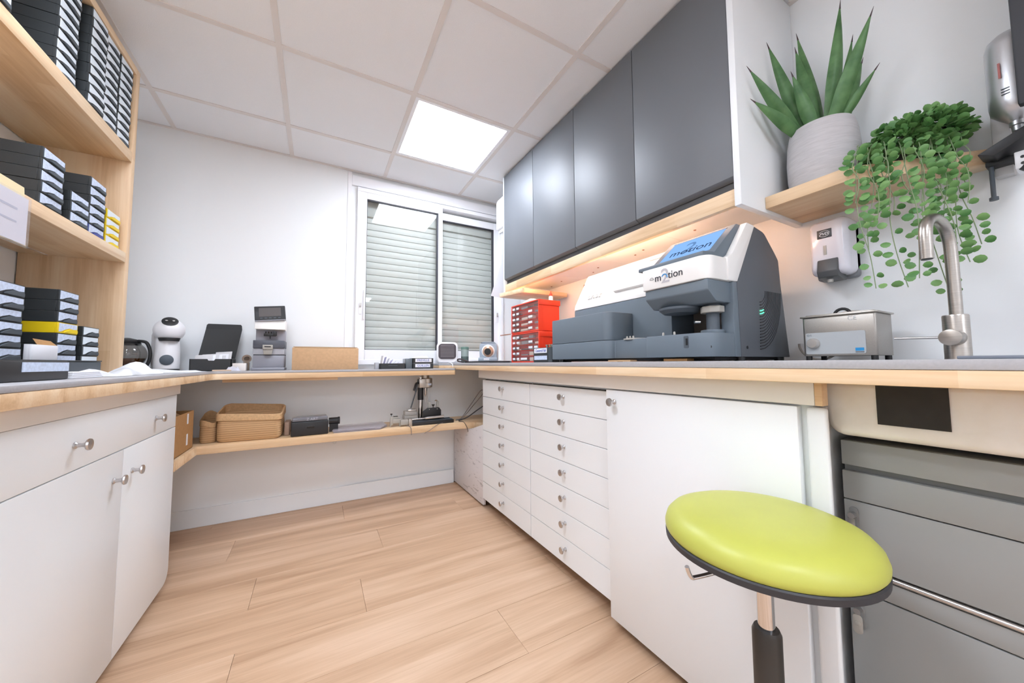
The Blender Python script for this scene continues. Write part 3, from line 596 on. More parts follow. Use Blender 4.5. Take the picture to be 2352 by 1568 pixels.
# ------------------------------------------------------------------ lens meter with tilted screen
t = thing('lens_meter', 'tall grey lens meter with tilted black screen in front of the wall', 'lens meter', (-0.257, 2.63, 0.9145))
LG = mat('meter_grey', (150, 151, 160), 0.4); LD = mat('meter_dark', (84, 87, 96), 0.45)
def mbx(nm, x0, x1, y0, y1, z0, z1, m, r=0.004): return obj(nm, box(x0, x1, y0, y1, z0, z1), m, t, r, 2)
mbx('base', -0.340, -0.172, 2.545, 2.715, 0.9145, 0.932, LG, 0.006)
mbx('lower_body', -0.335, -0.177, 2.572, 2.715, 0.932, 1.005, LG, 0.004)
mbx('lower_slot', -0.334, -0.178, 2.577, 2.712, 1.005, 1.009, BLACK, 0.0)
lt = mbx('lens_table', -0.335, -0.177, 2.570, 2.715, 1.009, 1.047, mat('meter_silver', (180, 181, 188), 0.35), 0.003)
mbx('middle_band', -0.335, -0.177, 2.560, 2.715, 1.047, 1.094, LD, 0.003)
mbx('recess_back', -0.332, -0.180, 2.64, 2.715, 1.094, 1.162, mat('meter_recess', (166, 164, 172), 0.45), 0.001)
obj('lens_holder', MB().box(-0.285, -0.235, 2.535, 2.56, 1.04, 1.066).prism([(-0.280, 1.009), (-0.240, 1.009), (-0.236, 1.04), (-0.284, 1.04)], 2.545, 2.57, 'xz'), MTAUPE, t, 0.002)
obj('lens_slot', box(-0.276, -0.244, 2.5335, 2.5352, 1.052, 1.058), BLACK, t)
m = MB().tube([(-0.255, 2.60, 1.106), (-0.255, 2.60, 1.132)], 0.003, 8)
for xx in (-0.278, -0.264, -0.25): m.tube([(xx, 2.60, 1.124), (xx, 2.60, 1.15)], 0.0042, 8)
m.box(-0.288, -0.226, 2.592, 2.608, 1.122, 1.138).box(-0.24, -0.222, 2.59, 2.61, 1.125, 1.15)
obj('marking_pins', m, BLACK, t, 0.001)
obj('upper_housing', MB().prism(rpoly([(2.575, 1.162), (2.715, 1.162), (2.715, 1.225), (2.60, 1.225, 0.02)]), -0.333, -0.178, 'yz'), MWHITE, t, 0.004)
sc = Matrix.Translation((-0.2555, 2.585, 1.222)) @ Matrix.Rotation(math.radians(-6), 4, 'Y') @ Matrix.Rotation(math.radians(-16), 4, 'X')
obj('screen_bezel', MB().prism(rrect(-0.079, 0.079, 0.0, 0.09, 0.004), 0, 0.014, 'xz').xf(sc), BLACK, t, 0.002)
obj('screen', MB().box(-0.056, 0.056, -0.0008, 0.0004, 0.022, 0.078).xf(sc), mat('screen_off', (92, 87, 86), 0.6), t)
for k in range(5): obj('screen_button', MB().box(-0.052+0.023*k, -0.040+0.023*k, -0.0012, 0.0002, 0.0095, 0.0135).xf(sc), MGREY2, t)
obj('screen_foot', MB().box(-0.079, 0.079, 0.0, 0.012, -0.006, -0.0005).xf(sc), LG, t, 0.001)
# ------------------------------------------------------------------ cardboard box, trays with cards
t = thing('cardboard_box', 'plain tan cardboard box on the worktop under the window edge', 'box', (0.05, 2.6, 0.9145))
obj('body', box(-0.135, 0.237, 2.53, 2.70, 0.9145, 1.052), CARD, t, 0.002)
obj('flap', MB().slab([(-0.13, 2.53, 1.053), (0.232, 2.53, 1.053), (0.230, 2.612, 1.058), (-0.128, 2.612, 1.058)], (0, 0, 0.0025)), CARD, t, 0.0008, 1)
obj('flap', MB().slab([(-0.13, 2.70, 1.053), (0.232, 2.70, 1.053), (0.230, 2.616, 1.060), (-0.128, 2.616, 1.060)], (0, 0, 0.0025)), CARD, t, 0.0008, 1)
obj('packing_tape', box(-0.1352, 0.2372, 2.598, 2.632, 1.061, 1.0615), mat('tape_clear', (214, 184, 150), 0.2), t)
t = thing('card_tray', 'flat black tray holding slanted white cards below the window', 'tray', (0.455, 2.54, 0.9145))
m = MB(); x0, x1, y0, y1 = 0.372, 0.532, 2.50, 2.60
m.box(x0, x1, y0, y1, 0.9145, 0.9175).box(x0, x0+0.003, y0, y1, 0.9145, 0.952).box(x1-0.003, x1, y0, y1, 0.9145, 0.952).box(x0, x1, y0, y0+0.003, 0.9145, 0.952).box(x0, x1, y1-0.003, y1, 0.9145, 0.952)
obj('body', m, BLACKM, t, 0.001, 1)
obj('ridge', box(0.422, 0.482, 2.4985, 2.4999, 0.936, 0.938), MGREY, t)
nms = ['leftmost', 'second', 'third', 'fourth', 'fifth', 'sixth', 'rightmost']
for k in range(7):
    xx = 0.378+0.0145*k; tp = 0.085-0.008*k
    tag(obj('card', MB().slab([(xx, 2.51, 0.919), (xx, 2.59, 0.919), (xx+0.012+0.007*k, 2.59, 0.919+tp-0.002*k), (xx+0.012+0.007*k, 2.51, 0.919+tp)], (0.0012, 0, 0)), PAPER if k % 2 == 0 else mat('card_lilac', (200, 196, 222), 0.7)),
        '%s slanted card in the flat black tray below the window' % (nms[k] if k in (0, 6) else nms[k]+' from the left'), 'card', 'cards in the flat black tray')
INKB = mat('blue_ink', (44, 72, 170), 0.6)
for k, (txt, zz) in enumerate((('GUILLEN', 0.9145), ('FREVILLE', 0.9515))):
    t = thing('labelled_tray', ('upper' if k else 'lower') + ' of two black trays with a blue handwritten name below the window', 'tray', (0.64, 2.56, zz), 0, 'black trays with names')
    obj('body', box(0.592, 0.735, 2.515, 2.65, zz, zz+0.0365), BLACKM, t, 0.002)
    obj('label_card', box(0.606, 0.722 if k else 0.712, 2.5138, 2.515, zz+0.009, zz+0.0325), PAPER, t)
    text('handwriting', txt, 0.021, INKB, t, (0.662, 2.5134, zz+0.0205), **FB, sx=1.05)
tag(obj('clear_case', box(0.545, 0.588, 2.53, 2.64, 0.9145, 0.985), mat('smoke_plastic', (120, 128, 134), 0.2, trans=0.3), None, 0.002), 'smoky grey plastic case left of the two named trays', 'case')
crumpled('paper_sheet', 'crumpled white note on top of the named trays', 'paper', 0.60, 0.72, 2.54, 2.63, 0.9885, 0.018, PAPER, 21, 6, 6)
tag(obj('grey_case', box(0.345, 0.369, 2.55, 2.60, 0.9145, 0.958), mat('pale_case', (190, 190, 196), 0.4), None, 0.002), 'small pale grey case beside the tray of slanted cards', 'case')
# ------------------------------------------------------------------ things on the low shelf
SZ = 0.5195
t = thing('cardboard_box', 'open brown cardboard box with white tape strips on the low shelf', 'box', (-0.66, 2.33, SZ))
m = MB(); x0, x1, y0, y1, z1 = -0.76, -0.562, 2.16, 2.455, 0.712
m.box(x0, x1, y0, y1, SZ, SZ+0.004).box(x0, x0+0.004, y0, y1, SZ, z1).box(x1-0.004, x1, y0, y1, SZ, z1).box(x0, x1, y0, y0+0.004, SZ, z1).box(x0, x1, y1-0.004, y1, SZ, z1)
obj('body', m, CARD2, t, 0.001, 1)
for za, zb in ((0.55, 0.605), (0.655, 0.705)): obj('tape_strip', box(-0.5618, -0.5612, 2.345, 2.368, za, zb), PAPER, t)
obj('contents', MB().sphere((-0.66, 2.30, 0.685), 0.085, 0.12, 0.045, 14, 8), mat('kraft_wad', (140, 104, 66), 0.9, noise=0.3, nscale=20, bump=0.6, bscale=30), t)
BASK, n_, l_, b_ = newmat('woven_rope')
tc = n_.new('ShaderNodeTexCoord'); wv = n_.new('ShaderNodeTexWave'); wv.bands_direction = 'Z'; wv.inputs['Scale'].default_value = 27; wv.inputs['Distortion'].default_value = 0.25; wv.inputs['Detail'].default_value = 2; l_.new(tc.outputs['Object'], wv.inputs[0])
rp = n_.new('ShaderNodeValToRGB'); rp.color_ramp.elements[0].color = (*lin((186, 148, 106)), 1); rp.color_ramp.elements[1].color = (*lin((212, 174, 130)), 1); l_.new(wv.outputs[0], rp.inputs[0]); l_.new(rp.outputs[0], b_.inputs['Base Color'])
bp = n_.new('ShaderNodeBump'); bp.inputs['Strength'].default_value = 0.4; bp.inputs['Distance'].default_value = 0.002; l_.new(wv.outputs[0], bp.inputs['Height']); l_.new(bp.outputs[0], b_.inputs['Normal']); b_.inputs['Roughness'].default_value = 0.85
def basket(label, cx, cy, hx, hy, h, rz=0.0):
    t = thing('rope_basket', label, 'basket', (cx, cy, SZ), rz, 'woven rope baskets')
    def ring(sx, sy, z, r=0.03): return [(p[0], p[1], z) for p in rrect(-sx, sx, -sy, sy, min(r, sx*0.8, sy*0.8), 5)]
    hz = lambda ring_, k: [(p[0], p[1], p[2] + k*(0.010*math.cos(p[0]/hx*2.2+1) + 0.020*p[1]/hy)) for p in ring_]
    outer = [ring(hx*0.93, hy*0.9, 0.001), ring(hx*0.99, hy*0.98, 0.012), ring(hx, hy, h*0.45), hz(ring(hx*0.98, hy*0.98, h*0.78), 0.7)]
    inner = [hz(ring(hx*0.95, hy*0.94, h*0.80), 0.7), ring(hx*0.94, hy*0.93, h*0.4), ring(hx*0.9, hy*0.86, 0.014)]
    obj('body', MB().loft(outer+inner), BASK, t, local=True)
    cuff = [hz(ring(hx*1.0, hy*1.0, h*0.74), 0.7), hz(ring(hx*1.035, hy*1.05, h*0.76), 0.7), hz(ring(hx*1.03, hy*1.04, h*0.97), 1), hz(ring(hx*1.0, hy*1.0, h), 1), hz(ring(hx*0.965, hy*0.95, h*0.98), 1), hz(ring(hx*0.955, hy*0.94, h*0.80), 0.7)]
    obj('rolled_cuff', MB().loft(cuff+[cuff[0]], False), mat('rope_cuff', (206, 168, 124), 0.85, noise=0.1, nscale=90, bump=0.5, bscale=120), t, local=True)
basket('large rectangular woven rope basket with rolled rim on the low shelf', -0.325, 2.585, 0.152, 0.088, 0.172, -0.06)
basket('small woven rope basket squeezed beside the open cardboard box', -0.522, 2.60, 0.036, 0.07, 0.135)
t = thing('storage_case', 'black plastic case with clear lid on the low shelf', 'case', (-0.03, 2.54, SZ), 0.05)
obj('body', box(-0.10, 0.098, -0.05, 0.06, 0.0005, 0.085), BLACK, t, 0.006, 3, local=True)
obj('lid', box(-0.094, 0.094, -0.046, 0.056, 0.0855, 0.108), mat('smoke_lid', (120, 120, 126), 0.15), t, 0.006, 3, local=True)
obj('latch', box(-0.018, 0.022, -0.0545, -0.0505, 0.045, 0.06), mat('latch_dark', (18, 18, 20), 0.3), t, 0.001, local=True)
text('lettering', 'Z ART', 0.022, mat('lettering_grey', (176, 176, 184), 0.4), t, (0.01, -0.0465, 0.097), (1,0,0), (0,0,1), world=False)
tag(obj('scope_tube', MB().lathe([(0.0, 0), (0.021, 0), (0.021, 0.05), (0.023, 0.052), (0.023, 0.062), (0.0, 0.062)], (0.075, 2.575, 0.586), (1, 0.05, 0), 20).box(0.078, 0.128, 2.56, 2.59, SZ, 0.568), BLACK), 'short black tube sticking out behind the black case', 'tube')
tag(obj('brown_pouch', box(-0.165, -0.137, 2.56, 2.68, SZ, 0.60), mat('pouch_brown', (168, 140, 122), 0.7), None, 0.006, 3), 'small brown pouch between the large basket and the black case', 'pouch')
t = thing('plastic_sheet_stack', 'flat stack of clear plastic sheets lying on the low shelf', 'plastic sheets', (0.27, 2.58, SZ))
for k in range(3):
    obj('sheet', MB().slab([(0.10-0.004*k, 2.49+0.003*k, SZ+0.0006+0.006*k), (0.37+0.004*k, 2.475+0.002*k, SZ+0.0006+0.006*k), (0.43, 2.56, SZ+0.001+0.0065*k), (0.42, 2.70, SZ+0.001+0.0065*k), (0.12, 2.70, SZ+0.001+0.006*k)], (0, 0, 0.003)), mat('lilac_film', (222, 214, 222), 0.15, alpha=0.45), t)
# ------------------------------------------------------------------ drill press
t = thing('drill_press', 'small silver lens drilling stand with black slide on the low shelf', 'drill press', (0.70, 2.57, SZ))
SIL = mat('cast_silver', (184, 178, 170), 0.35, 0.85)
SIL2 = mat('bright_silver', (206, 204, 202), 0.2, 1.0)
obj('base_rail', box(0.575, 0.885, 2.492, 2.60, SZ+0.0005, SZ+0.024), BLACK, t, 0.003)
obj('base_slot', MB().box(0.585, 0.875, 2.500, 2.512, SZ+0.0242, SZ+0.03).box(0.585, 0.875, 2.56, 2.572, SZ+0.0242, SZ+0.03), MGREY2, t, 0.001)
obj('end_block', box(0.560, 0.582, 2.483, 2.53, SZ+0.0005, SZ+0.052), SIL, t, 0.002)
obj('slide_bar', MB().tube([(0.582, 2.502, SZ+0.043), (0.70, 2.502, SZ+0.047)], 0.0045, 10).tube([(0.675, 2.502, SZ+0.046), (0.81, 2.502, SZ+0.05)], 0.0095, 14), SIL2, t)
obj('clamp_plate', MB().prism(rpoly([(0.665, SZ+0.035), (0.80, SZ+0.035), (0.80, SZ+0.092, 0.004), (0.785, SZ+0.112, 0.004), (0.70, SZ+0.112, 0.004), (0.665, SZ+0.088, 0.004)]), 2.53, 2.542, 'xz'), BLACK, t, 0.001)
for xx in (0.712, 0.77): obj('screw', MB().lathe([(0, 0), (0.0035, 0), (0.003, 0.003), (0, 0.0035)], (xx, 2.5298, SZ+0.102), (0,-1,0), 10), SIL2, t)
obj('column', MB().cyl((0.672, 2.62, SZ+0.0005), (0.672, 2.62, SZ+0.33), 0.0175, 20), SIL2, t)
obj('column_sleeve', MB().cyl((0.672, 2.62, SZ+0.165), (0.672, 2.62, SZ+0.255), 0.021, 20), BLACK, t)
obj('motor_head', MB().lathe([(0.0, 0), (0.022, 0), (0.034, 0.006), (0.035, 0.036), (0.0335, 0.037), (0.0335, 0.040), (0.035, 0.041), (0.035, 0.066), (0.031, 0.071), (0, 0.071)], (0.715, 2.59, SZ+0.252), (0,0,1), 24).box(0.650, 0.722, 2.563, 2.64, SZ+0.256, SZ+0.318), SIL, t, 0.002, ang=30)
obj('motor_cap', MB().cyl((0.70, 2.60, SZ+0.3235), (0.70, 2.60, SZ+0.345), 0.028, 20), SIL, t)
obj('badge', box(0.71, 0.734, 2.5535, 2.5545, SZ+0.272, SZ+0.286), PAPERB, t)
obj('label_square', box(0.662, 0.677, 2.574, 2.5748, SZ+0.298, SZ+0.31), BLACK, t)
obj('chuck', MB().lathe([(0.0, 0), (0.003, 0), (0.005, 0.008), (0.009, 0.016), (0.0095, 0.045), (0.012, 0.055), (0.012, 0.062), (0, 0.062)], (0.70, 2.585, SZ+0.19), (0,0,1), 16), SIL2, t)
obj('drill_bit', MB().cyl((0.70, 2.585, SZ+0.15), (0.70, 2.585, SZ+0.195), 0.0018, 8), SIL2, t)
obj('depth_rod', MB().cyl((0.722, 2.585, SZ+0.10), (0.722, 2.585, SZ+0.255), 0.0014, 8).cyl((0.717, 2.585, SZ+0.13), (0.717, 2.585, SZ+0.255), 0.0012, 8), SIL2, t)
obj('lever', MB().tube([(0.598, 2.60, SZ+0.112), (0.64, 2.60, SZ+0.25)], 0.0042, 8).tube([(0.63, 2.60, SZ+0.225), (0.652, 2.60, SZ+0.318)], 0.0055, 8), MGREY2, t)
obj('lever_handle', MB().tube(spline([(0.65, 2.59, SZ+0.288), (0.63, 2.57, SZ+0.29), (0.62, 2.56, SZ+0.278), (0.607, 2.55, SZ+0.24)], 5), 0.007, 10), BLACK, t)
obj('stack_block', MB().box(0.555, 0.64, 2.585, 2.66, SZ+0.0005, SZ+0.03).box(0.552, 0.643, 2.583, 2.66, SZ+0.031, SZ+0.06).box(0.556, 0.638, 2.586, 2.655, SZ+0.061, SZ+0.09), mat('clear_grey_block', (188, 182, 174), 0.25), t, 0.003)
obj('block_top', box(0.575, 0.632, 2.58, 2.63, SZ+0.0905, SZ+0.103), SIL2, t, 0.002)
m = MB().box(0.71, 0.727, 2.548, 2.56, SZ+0.1, SZ+0.152).box(0.772, 0.787, 2.548, 2.56, SZ+0.1, SZ+0.155)
obj('guide_post', m, MTAUPE, t, 0.001)
obj('post_screw', MB().lathe([(0,0),(0.01,0),(0.011,0.004),(0.006,0.008),(0,0.01)], (0.766, 2.545, SZ+0.157), (0,0,1), 14).cyl((0.766,2.545,SZ+0.13),(0.766,2.545,SZ+0.157),0.0025,8), SIL2, t)
obj('wing_screw', MB().lathe([(0,0),(0.003,0),(0.003,0.01),(0.011,0.018),(0.011,0.022),(0,0.022)], (0.745, 2.545, SZ+0.112), (0,0,1), 14), BLACK, t)
m = MB().box(0.445, 0.462, 2.53, 2.55, SZ+0.012, SZ+0.072).box(0.462, 0.515, 2.53, 2.56, SZ+0.022, SZ+0.052).box(0.462, 0.50, 2.535, 2.55, SZ+0.0525, SZ+0.066).box(0.51, 0.562, 2.505, 2.545, SZ+0.01, SZ+0.045)
m.box(0.445, 0.45, 2.53, 2.55, SZ+0.0005, SZ+0.0125).box(0.505, 0.515, 2.53, 2.55, SZ+0.0005, SZ+0.0225)
obj('side_vise', m, MTAUPE, t, 0.002)
obj('vise_screw', MB().lathe([(0,0),(0.002,0),(0.002,0.008),(0.007,0.01),(0.007,0.017),(0,0.018)], (0.4535, 2.54, SZ+0.072), (0,0,1), 12).box(0.468, 0.495, 2.534, 2.551, SZ+0.0665, SZ+0.071), BLACK, t, 0.001)
CAB = mat('cable_grey', (120, 114, 112), 0.5); CABD = mat('cable_dark', (58, 56, 58), 0.5)
def cable(label, pts, r, m): return tag(obj('cable', MB().tube(spline(pts, 8), r, 8), m), label, 'cable')
cable('thin pale cable hanging over the low shelf edge below the drilling stand', [(0.545, 2.487, 0.526), (0.556, 2.470, 0.525), (0.567, 2.457, 0.515), (0.57, 2.4545, 0.49), (0.57, 2.4545, 0.468)], 0.0022, CAB)
cable('thin grey cable trailing from the drilling stand base over the shelf edge', [(0.80, 2.487, 0.524), (0.765, 2.465, 0.524), (0.735, 2.456, 0.512), (0.70, 2.454, 0.49), (0.66, 2.454, 0.472)], 0.002, CAB)
cable('dark looped cable rising from the shelf corner behind the drawers', [(0.92, 2.55, 0.525), (0.98, 2.58, 0.53), (1.06, 2.56, 0.62), (1.12, 2.5, 0.72), (1.10, 2.5, 0.74), (1.04, 2.54, 0.64), (0.97, 2.56, 0.54), (0.93, 2.57, 0.526)], 0.003, CAB)
cable('thick dark cable curving up to the drawer side', [(0.93, 2.52, 0.526), (1.0, 2.52, 0.545), (1.08, 2.50, 0.60), (1.16, 2.46, 0.66), (1.24, 2.42, 0.74)], 0.0045, CABD)
cable('dark cable dropping over the shelf corner', [(0.925, 2.50, 0.523), (0.945, 2.46, 0.523), (0.957, 2.435, 0.50), (0.965, 2.428, 0.475), (0.968, 2.428, 0.455)], 0.0022, CABD)
# ------------------------------------------------------------------ right worktop, far corner
WT = 0.9525
t = thing('air_cooler', 'small white square desktop air cooler with dark grille on the worktop corner', 'fan', (0.886, 2.66, WT), -0.30)
sq = lambda hx, hz, y, r: [(p[0], y, p[1]+0.08) for p in rrect(-hx, hx, -hz, hz, r, 6)]
obj('housing', MB().loft([sq(0.072, 0.072, -0.07, 0.03), sq(0.08, 0.079, -0.062, 0.034), sq(0.08, 0.079, 0.06, 0.034), sq(0.072, 0.072, 0.07, 0.03)]), PVC, t, local=True)
obj('grille_panel', MB().loft([sq(0.066, 0.058, -0.0705, 0.026), sq(0.066, 0.058, -0.075, 0.026)]).xf(Matrix.Translation((0, 0, 0.008))), mat('grille_dark', (78, 70, 76), 0.4), t, local=True)
for k in range(9): obj('grille_slat', box(-0.05, 0.05, -0.0785, -0.0755, 0.047+0.0105*k, 0.0505+0.0105*k), mat('slat_grey', (150, 144, 148), 0.3), t, local=True)
obj('top_button', box(-0.014, 0.014, -0.05, -0.02, 0.1585, 0.162), MTAUPE, t, 0.001, local=True)
tag(obj('white_cord', MB().tube(spline([(0.87, 2.57, WT+0.003), (0.875, 2.555, WT+0.003), (0.885, 2.535, 0.945), (0.888, 2.53, 0.925)], 6), 0.003, 8), PVC), 'short white cord below the air cooler', 'cord')
t = thing('specimen_jar', 'small greenish plastic jar with green lid beside the air cooler', 'jar', (1.01, 2.60, WT))
JAR = mat('jar_green', (190, 206, 200), 0.2, trans=0.4)
obj('jar_body', MB().lathe([(0.0, 0.001), (0.026, 0.001), (0.028, 0.006), (0.030, 0.105), (0.0, 0.105)], (1.01, 2.60, WT), n=24), JAR, t)
obj('contents', MB().lathe([(0.0, 0.002), (0.0285, 0.004), (0.0298, 0.05), (0.0, 0.052)], (1.01, 2.60, WT), n=24), mat('jar_filling', (92, 108, 104), 0.8, noise=0.4, nscale=120), t)
obj('lid', MB().lathe([(0.0, 0.106), (0.031, 0.106), (0.0315, 0.122), (0.029, 0.125), (0.0, 0.125)], (1.01, 2.60, WT), n=24), mat('jar_lid', (108, 140, 128), 0.4), t)
t = thing('black_tray', 'flat black tray under the frame tracer with a loop handle', 'tray', (1.07, 2.30, WT))
obj('tray', MB().prism(rpoly([(0.99, 2.56, 0.015), (1.0, 2.12, 0.015), (1.14, 2.10, 0.015), (1.36, 2.45, 0.015), (1.30, 2.62, 0.015)]), WT+0.0005, WT+0.012), BLACK, t, 0.002)
obj('loop_handle', MB().tube(spline([(0.985, 2.56, WT+0.008), (0.955, 2.585, WT+0.012), (0.94, 2.58, WT+0.024), (0.955, 2.555, WT+0.03), (0.985, 2.525, WT+0.018), (1.0, 2.49, WT+0.008)], 5), 0.0055, 8), mat('handle_brown', (70, 58, 58), 0.5), t)
t = thing('lens_scanner', 'grey and white lens scanner with a copper round port on the black tray', 'scanner', (1.135, 2.42, WT+0.0125), -0.55)
LB = mat('scanner_grey', (172, 184, 196), 0.4)
arch = rpoly([(-0.062, 0.0), (0.062, 0.0), (0.066, 0.12, 0.05), (0.045, 0.142, 0.03), (-0.045, 0.142, 0.03), (-0.066, 0.12, 0.05)])
obj('front_shell', MB().prism(arch, -0.062, -0.03, 'xz'), LB, t, 0.003, local=True)
obj('rear_shell', MB().prism([(p[0]*0.99, p[1]*0.99) for p in arch], -0.0298, 0.085, 'xz'), mat('scanner_white', (238, 228, 224), 0.4), t, 0.003, local=True)
obj('port_ring', MB().lathe([(0.0, 0), (0.048, 0), (0.048, 0.002), (0.042, 0.004), (0.0, 0.004)], (0.0, -0.0622, 0.073), (0, -1, 0), 28), MWHITE, t, local=True)
obj('copper_cone', MB().lathe([(0.0, 0), (0.040, 0), (0.040, 0.004), (0.026, 0.016), (0.0, 0.016)], (0.0, -0.0665, 0.071), (0, -1, 0), 28), mat('copper_plastic', (206, 168, 142), 0.3, 0.4), t, local=True)
obj('port_hole', MB().lathe([(0.0, 0), (0.0245, 0), (0.023, 0.003), (0.0, 0.0035)], (-0.002, -0.083, 0.069), (0, -1, 0), 24), BLACK, t, local=True)
obj('foot', box(-0.07, 0.07, -0.088, -0.0625, 0.0, 0.026), LB, t, 0.003, local=True)
obj('sticker', box(-0.03, 0.01, -0.0892, -0.0881, 0.006, 0.021), PAPER, t, local=True)
# ------------------------------------------------------------------ red small-parts organisers
def organiser(z0, label, dz=0.190, dy=0.0):
    t = thing('parts_organiser', label, 'organiser', (1.225, 1.925, z0), 0, 'red small-parts organisers')
    y0, y1 = 1.757+dy, 2.097+dy; x0, x1 = 1.150, 1.305; z1 = z0+dz-0.001; w_ = 0.007
    m = MB().box(x0+0.03, x1, y0+0.004, y1-0.004, z0, z1-0.004).box(x0, x0+0.03, y0, y0+w_, z0, z1).box(x0, x0+0.03, y1-w_, y1, z0, z1).box(x0, x0+0.03, y0+w_, y1-w_, z0, z0+w_).box(x0, x0+0.03, y0+w_, y1-w_, z1-w_, z1)
    rows = 5; cols = [(0.0, 0.16), (0.16, 0.32), (0.32, 0.62), (0.62, 0.82), (0.82, 1.0)]
    iy0, iy1, iz0, iz1 = y0+w_, y1-w_, z0+w_, z1-w_; hh = (iz1-iz0)/rows; L = iy1-iy0
    for r in range(1, rows): m.box(x0+0.004, x0+0.03, iy0, iy1, iz0+hh*r-0.0012, iz0+hh*r+0.0012)
    obj('shell', m, RED, t, 0.0015, 1)
    obj('top_rim', box(x0+0.002, x1+0.004, y0-0.003, y0+0.0035, z1-0.034, z1-0.001), RED, t, 0.003)
    rnd = random.Random(int(z0*1000))
    CONT = [mat('content_dark', (96, 60, 58), 0.6), mat('content_cream', (226, 206, 190), 0.6), mat('content_grey', (150, 140, 140), 0.5)]
    for r in range(rows):
        for ci, (a, b) in enumerate(cols):
            ya, yb = iy1-L*b+0.0008, iy1-L*a-0.0008; za, zb = iz0+hh*r+0.0016, iz0+hh*(r+1)-0.0016
            d = obj('drawer', MB().box(x0+0.001, x0+0.003, ya, yb, za, zb).box(x0-0.004, x0+0.001, ya, yb, za, za+0.004), CLEARR, t, smooth=False)
            if ci < 2 or rnd.random() < 0.35: sub('label_card', box(x0+0.0003, x0+0.0008, ya+0.008, yb-0.01, za+0.009, za+0.022), PAPER, d)
            if rnd.random() < 0.75: sub('contents', box(x0+0.006, x0+0.026, ya+0.004, yb-0.004-rnd.random()*0.015, za+0.001, za+rnd.uniform(0.008, 0.024)), rnd.choice(CONT), d)
    return t
organiser(WT, 'lower red organiser of small clear drawers left of the edging machine')
organiser(WT+0.191, 'upper red organiser of small clear drawers, stacked on another', 0.190)
t = thing('dropper_bottle', 'small white bottle with red pointed cap on the red organiser', 'bottle', (1.27, 1.80, WT+0.3815))
obj('bottle', MB().lathe([(0.0, 0), (0.013, 0), (0.013, 0.026), (0.008, 0.032), (0.0, 0.032)], (1.27, 1.80, WT+0.3815), n=18), PVC, t)
obj('cap', MB().lathe([(0.0, 0.0325), (0.010, 0.0325), (0.010, 0.044), (0.004, 0.054), (0.003, 0.062), (0.0, 0.063)], (1.27, 1.80, WT+0.3815), n=18), RED, t)
crumpled('glove', 'crumpled pale latex gloves on top of the red organiser', 'gloves', 1.16, 1.26, 1.83, 2.03, WT+0.3815, 0.035, mat('latex', (232, 208, 196), 0.5), 31)
tag(obj('paint_brush', MB().tube([(1.12, 2.20, 1.142), (1.148, 2.105, 1.146)], 0.004, 8), mat('brush_wood', (176, 132, 112), 0.5)), 'thin brown stick poking out left of the red organisers', 'stick')
t = thing('labelled_box', 'black drawer box with blue handwriting in front of the red organiser', 'box', (1.10, 1.60, WT))
obj('body', box(1.075, 1.20, 1.515, 1.70, WT, WT+0.08), BLACKM, t, 0.002)
obj('side_strip', box(1.0735, 1.0748, 1.517, 1.552, WT+0.002, WT+0.078), TRAYG, t)
obj('label_card', box(1.0735, 1.0748, 1.565, 1.690, WT+0.051, WT+0.077), PAPER, t)
obj('label_card', box(1.0735, 1.0748, 1.565, 1.690, WT+0.014, WT+0.036), PAPERB, t)
text('handwriting', 'Couvercli Fab', 0.022, INKB, t, (1.0732, 1.6275, WT+0.064), **FR, shear=0.3, sx=0.85)
for k, yy in enumerate((1.60, 1.57, 1.55)):
    tag(obj('screw_jar', MB().lathe([(0,0),(0.006,0),(0.006,0.008),(0.009,0.012),(0.009,0.016),(0,0.016)], (1.10, yy, WT+0.0803), n=12), NICK if k != 1 else CARD), '%s tiny metal part standing on the labelled black box' % ['first', 'second', 'third'][k], 'small part', 'tiny parts on the black box')
tag(obj('wooden_peg', MB().slab([(1.612, 1.915, 1.40), (1.612, 1.90, 1.40), (1.612, 1.872, 1.49), (1.612, 1.887, 1.49)], (0.006, 0, 0)).slab([(1.612, 1.872, 1.40), (1.612, 1.857, 1.40), (1.612, 1.872, 1.48), (1.612, 1.884, 1.48)], (0.006, 0, 0)), mat('letter_brown', (150, 96, 56), 0.6)), 'small crossed brown wooden pegs on the wall behind the machine cover', 'peg')
for k, (ya, yb) in enumerate(((0.98, 1.10), (0.74, 0.83))):
    tag(obj('cardboard_shim', box(1.062, 1.0995, ya, yb, WT+0.0005, WT+0.007+0.002*k), CARD if k == 0 else CARD2, None, 0.0005, 1), ['pale', 'brown'][k]+' cardboard wedge under the front tray of the edging machine', 'cardboard')
# ------------------------------------------------------------------ lens edging machine
t = thing('lens_edger', 'large grey and white lens edging machine with blue screen on the worktop', 'machine', (1.28, 1.06, WT))
Z0, Z1 = 0.966, 1.042
low = rpoly([(1.2, 1.484), (1.05, 1.484, 0.006), (1.05, 1.086, 0.035), (1.088, 1.084, 0.004), (1.088, 0.893, 0.004), (1.05, 0.892, 0.004), (1.05, 0.65, 0.055), (1.175, 0.65), (1.2, 0.65)], 8)
tr = obj('front_tray', MB().prism(low, Z0, Z1), MGREY, t, 0.003)
up = rpoly([(1.2, 1.484), (1.051, 1.484, 0.006), (1.051, 1.087, 0.035), (1.2, 1.087)], 8)
obj('left_housing', MB().prism(up, Z1+0.001, 1.163), MGREY, t, 0.004)
obj('main_body', MB().box(1.2005, 1.52, 0.8955, 1.484, Z0, 1.2245), MGREY, t, 0.003)
cov = rpoly([(1.1985, 1.2255), (1.205, 1.25, 0.02), (1.30, 1.425, 0.02), (1.50, 1.425, 0.03), (1.521, 1.2255)])
obj('white_cover', MB().prism(cov, 0.9055, 1.485, 'xz'), MWHITE, t, 0.003)
sd = Vector((0.095, 0, 0.175)).normalized(); sn = Vector((-0.175, 0, 0.095)).normalized()
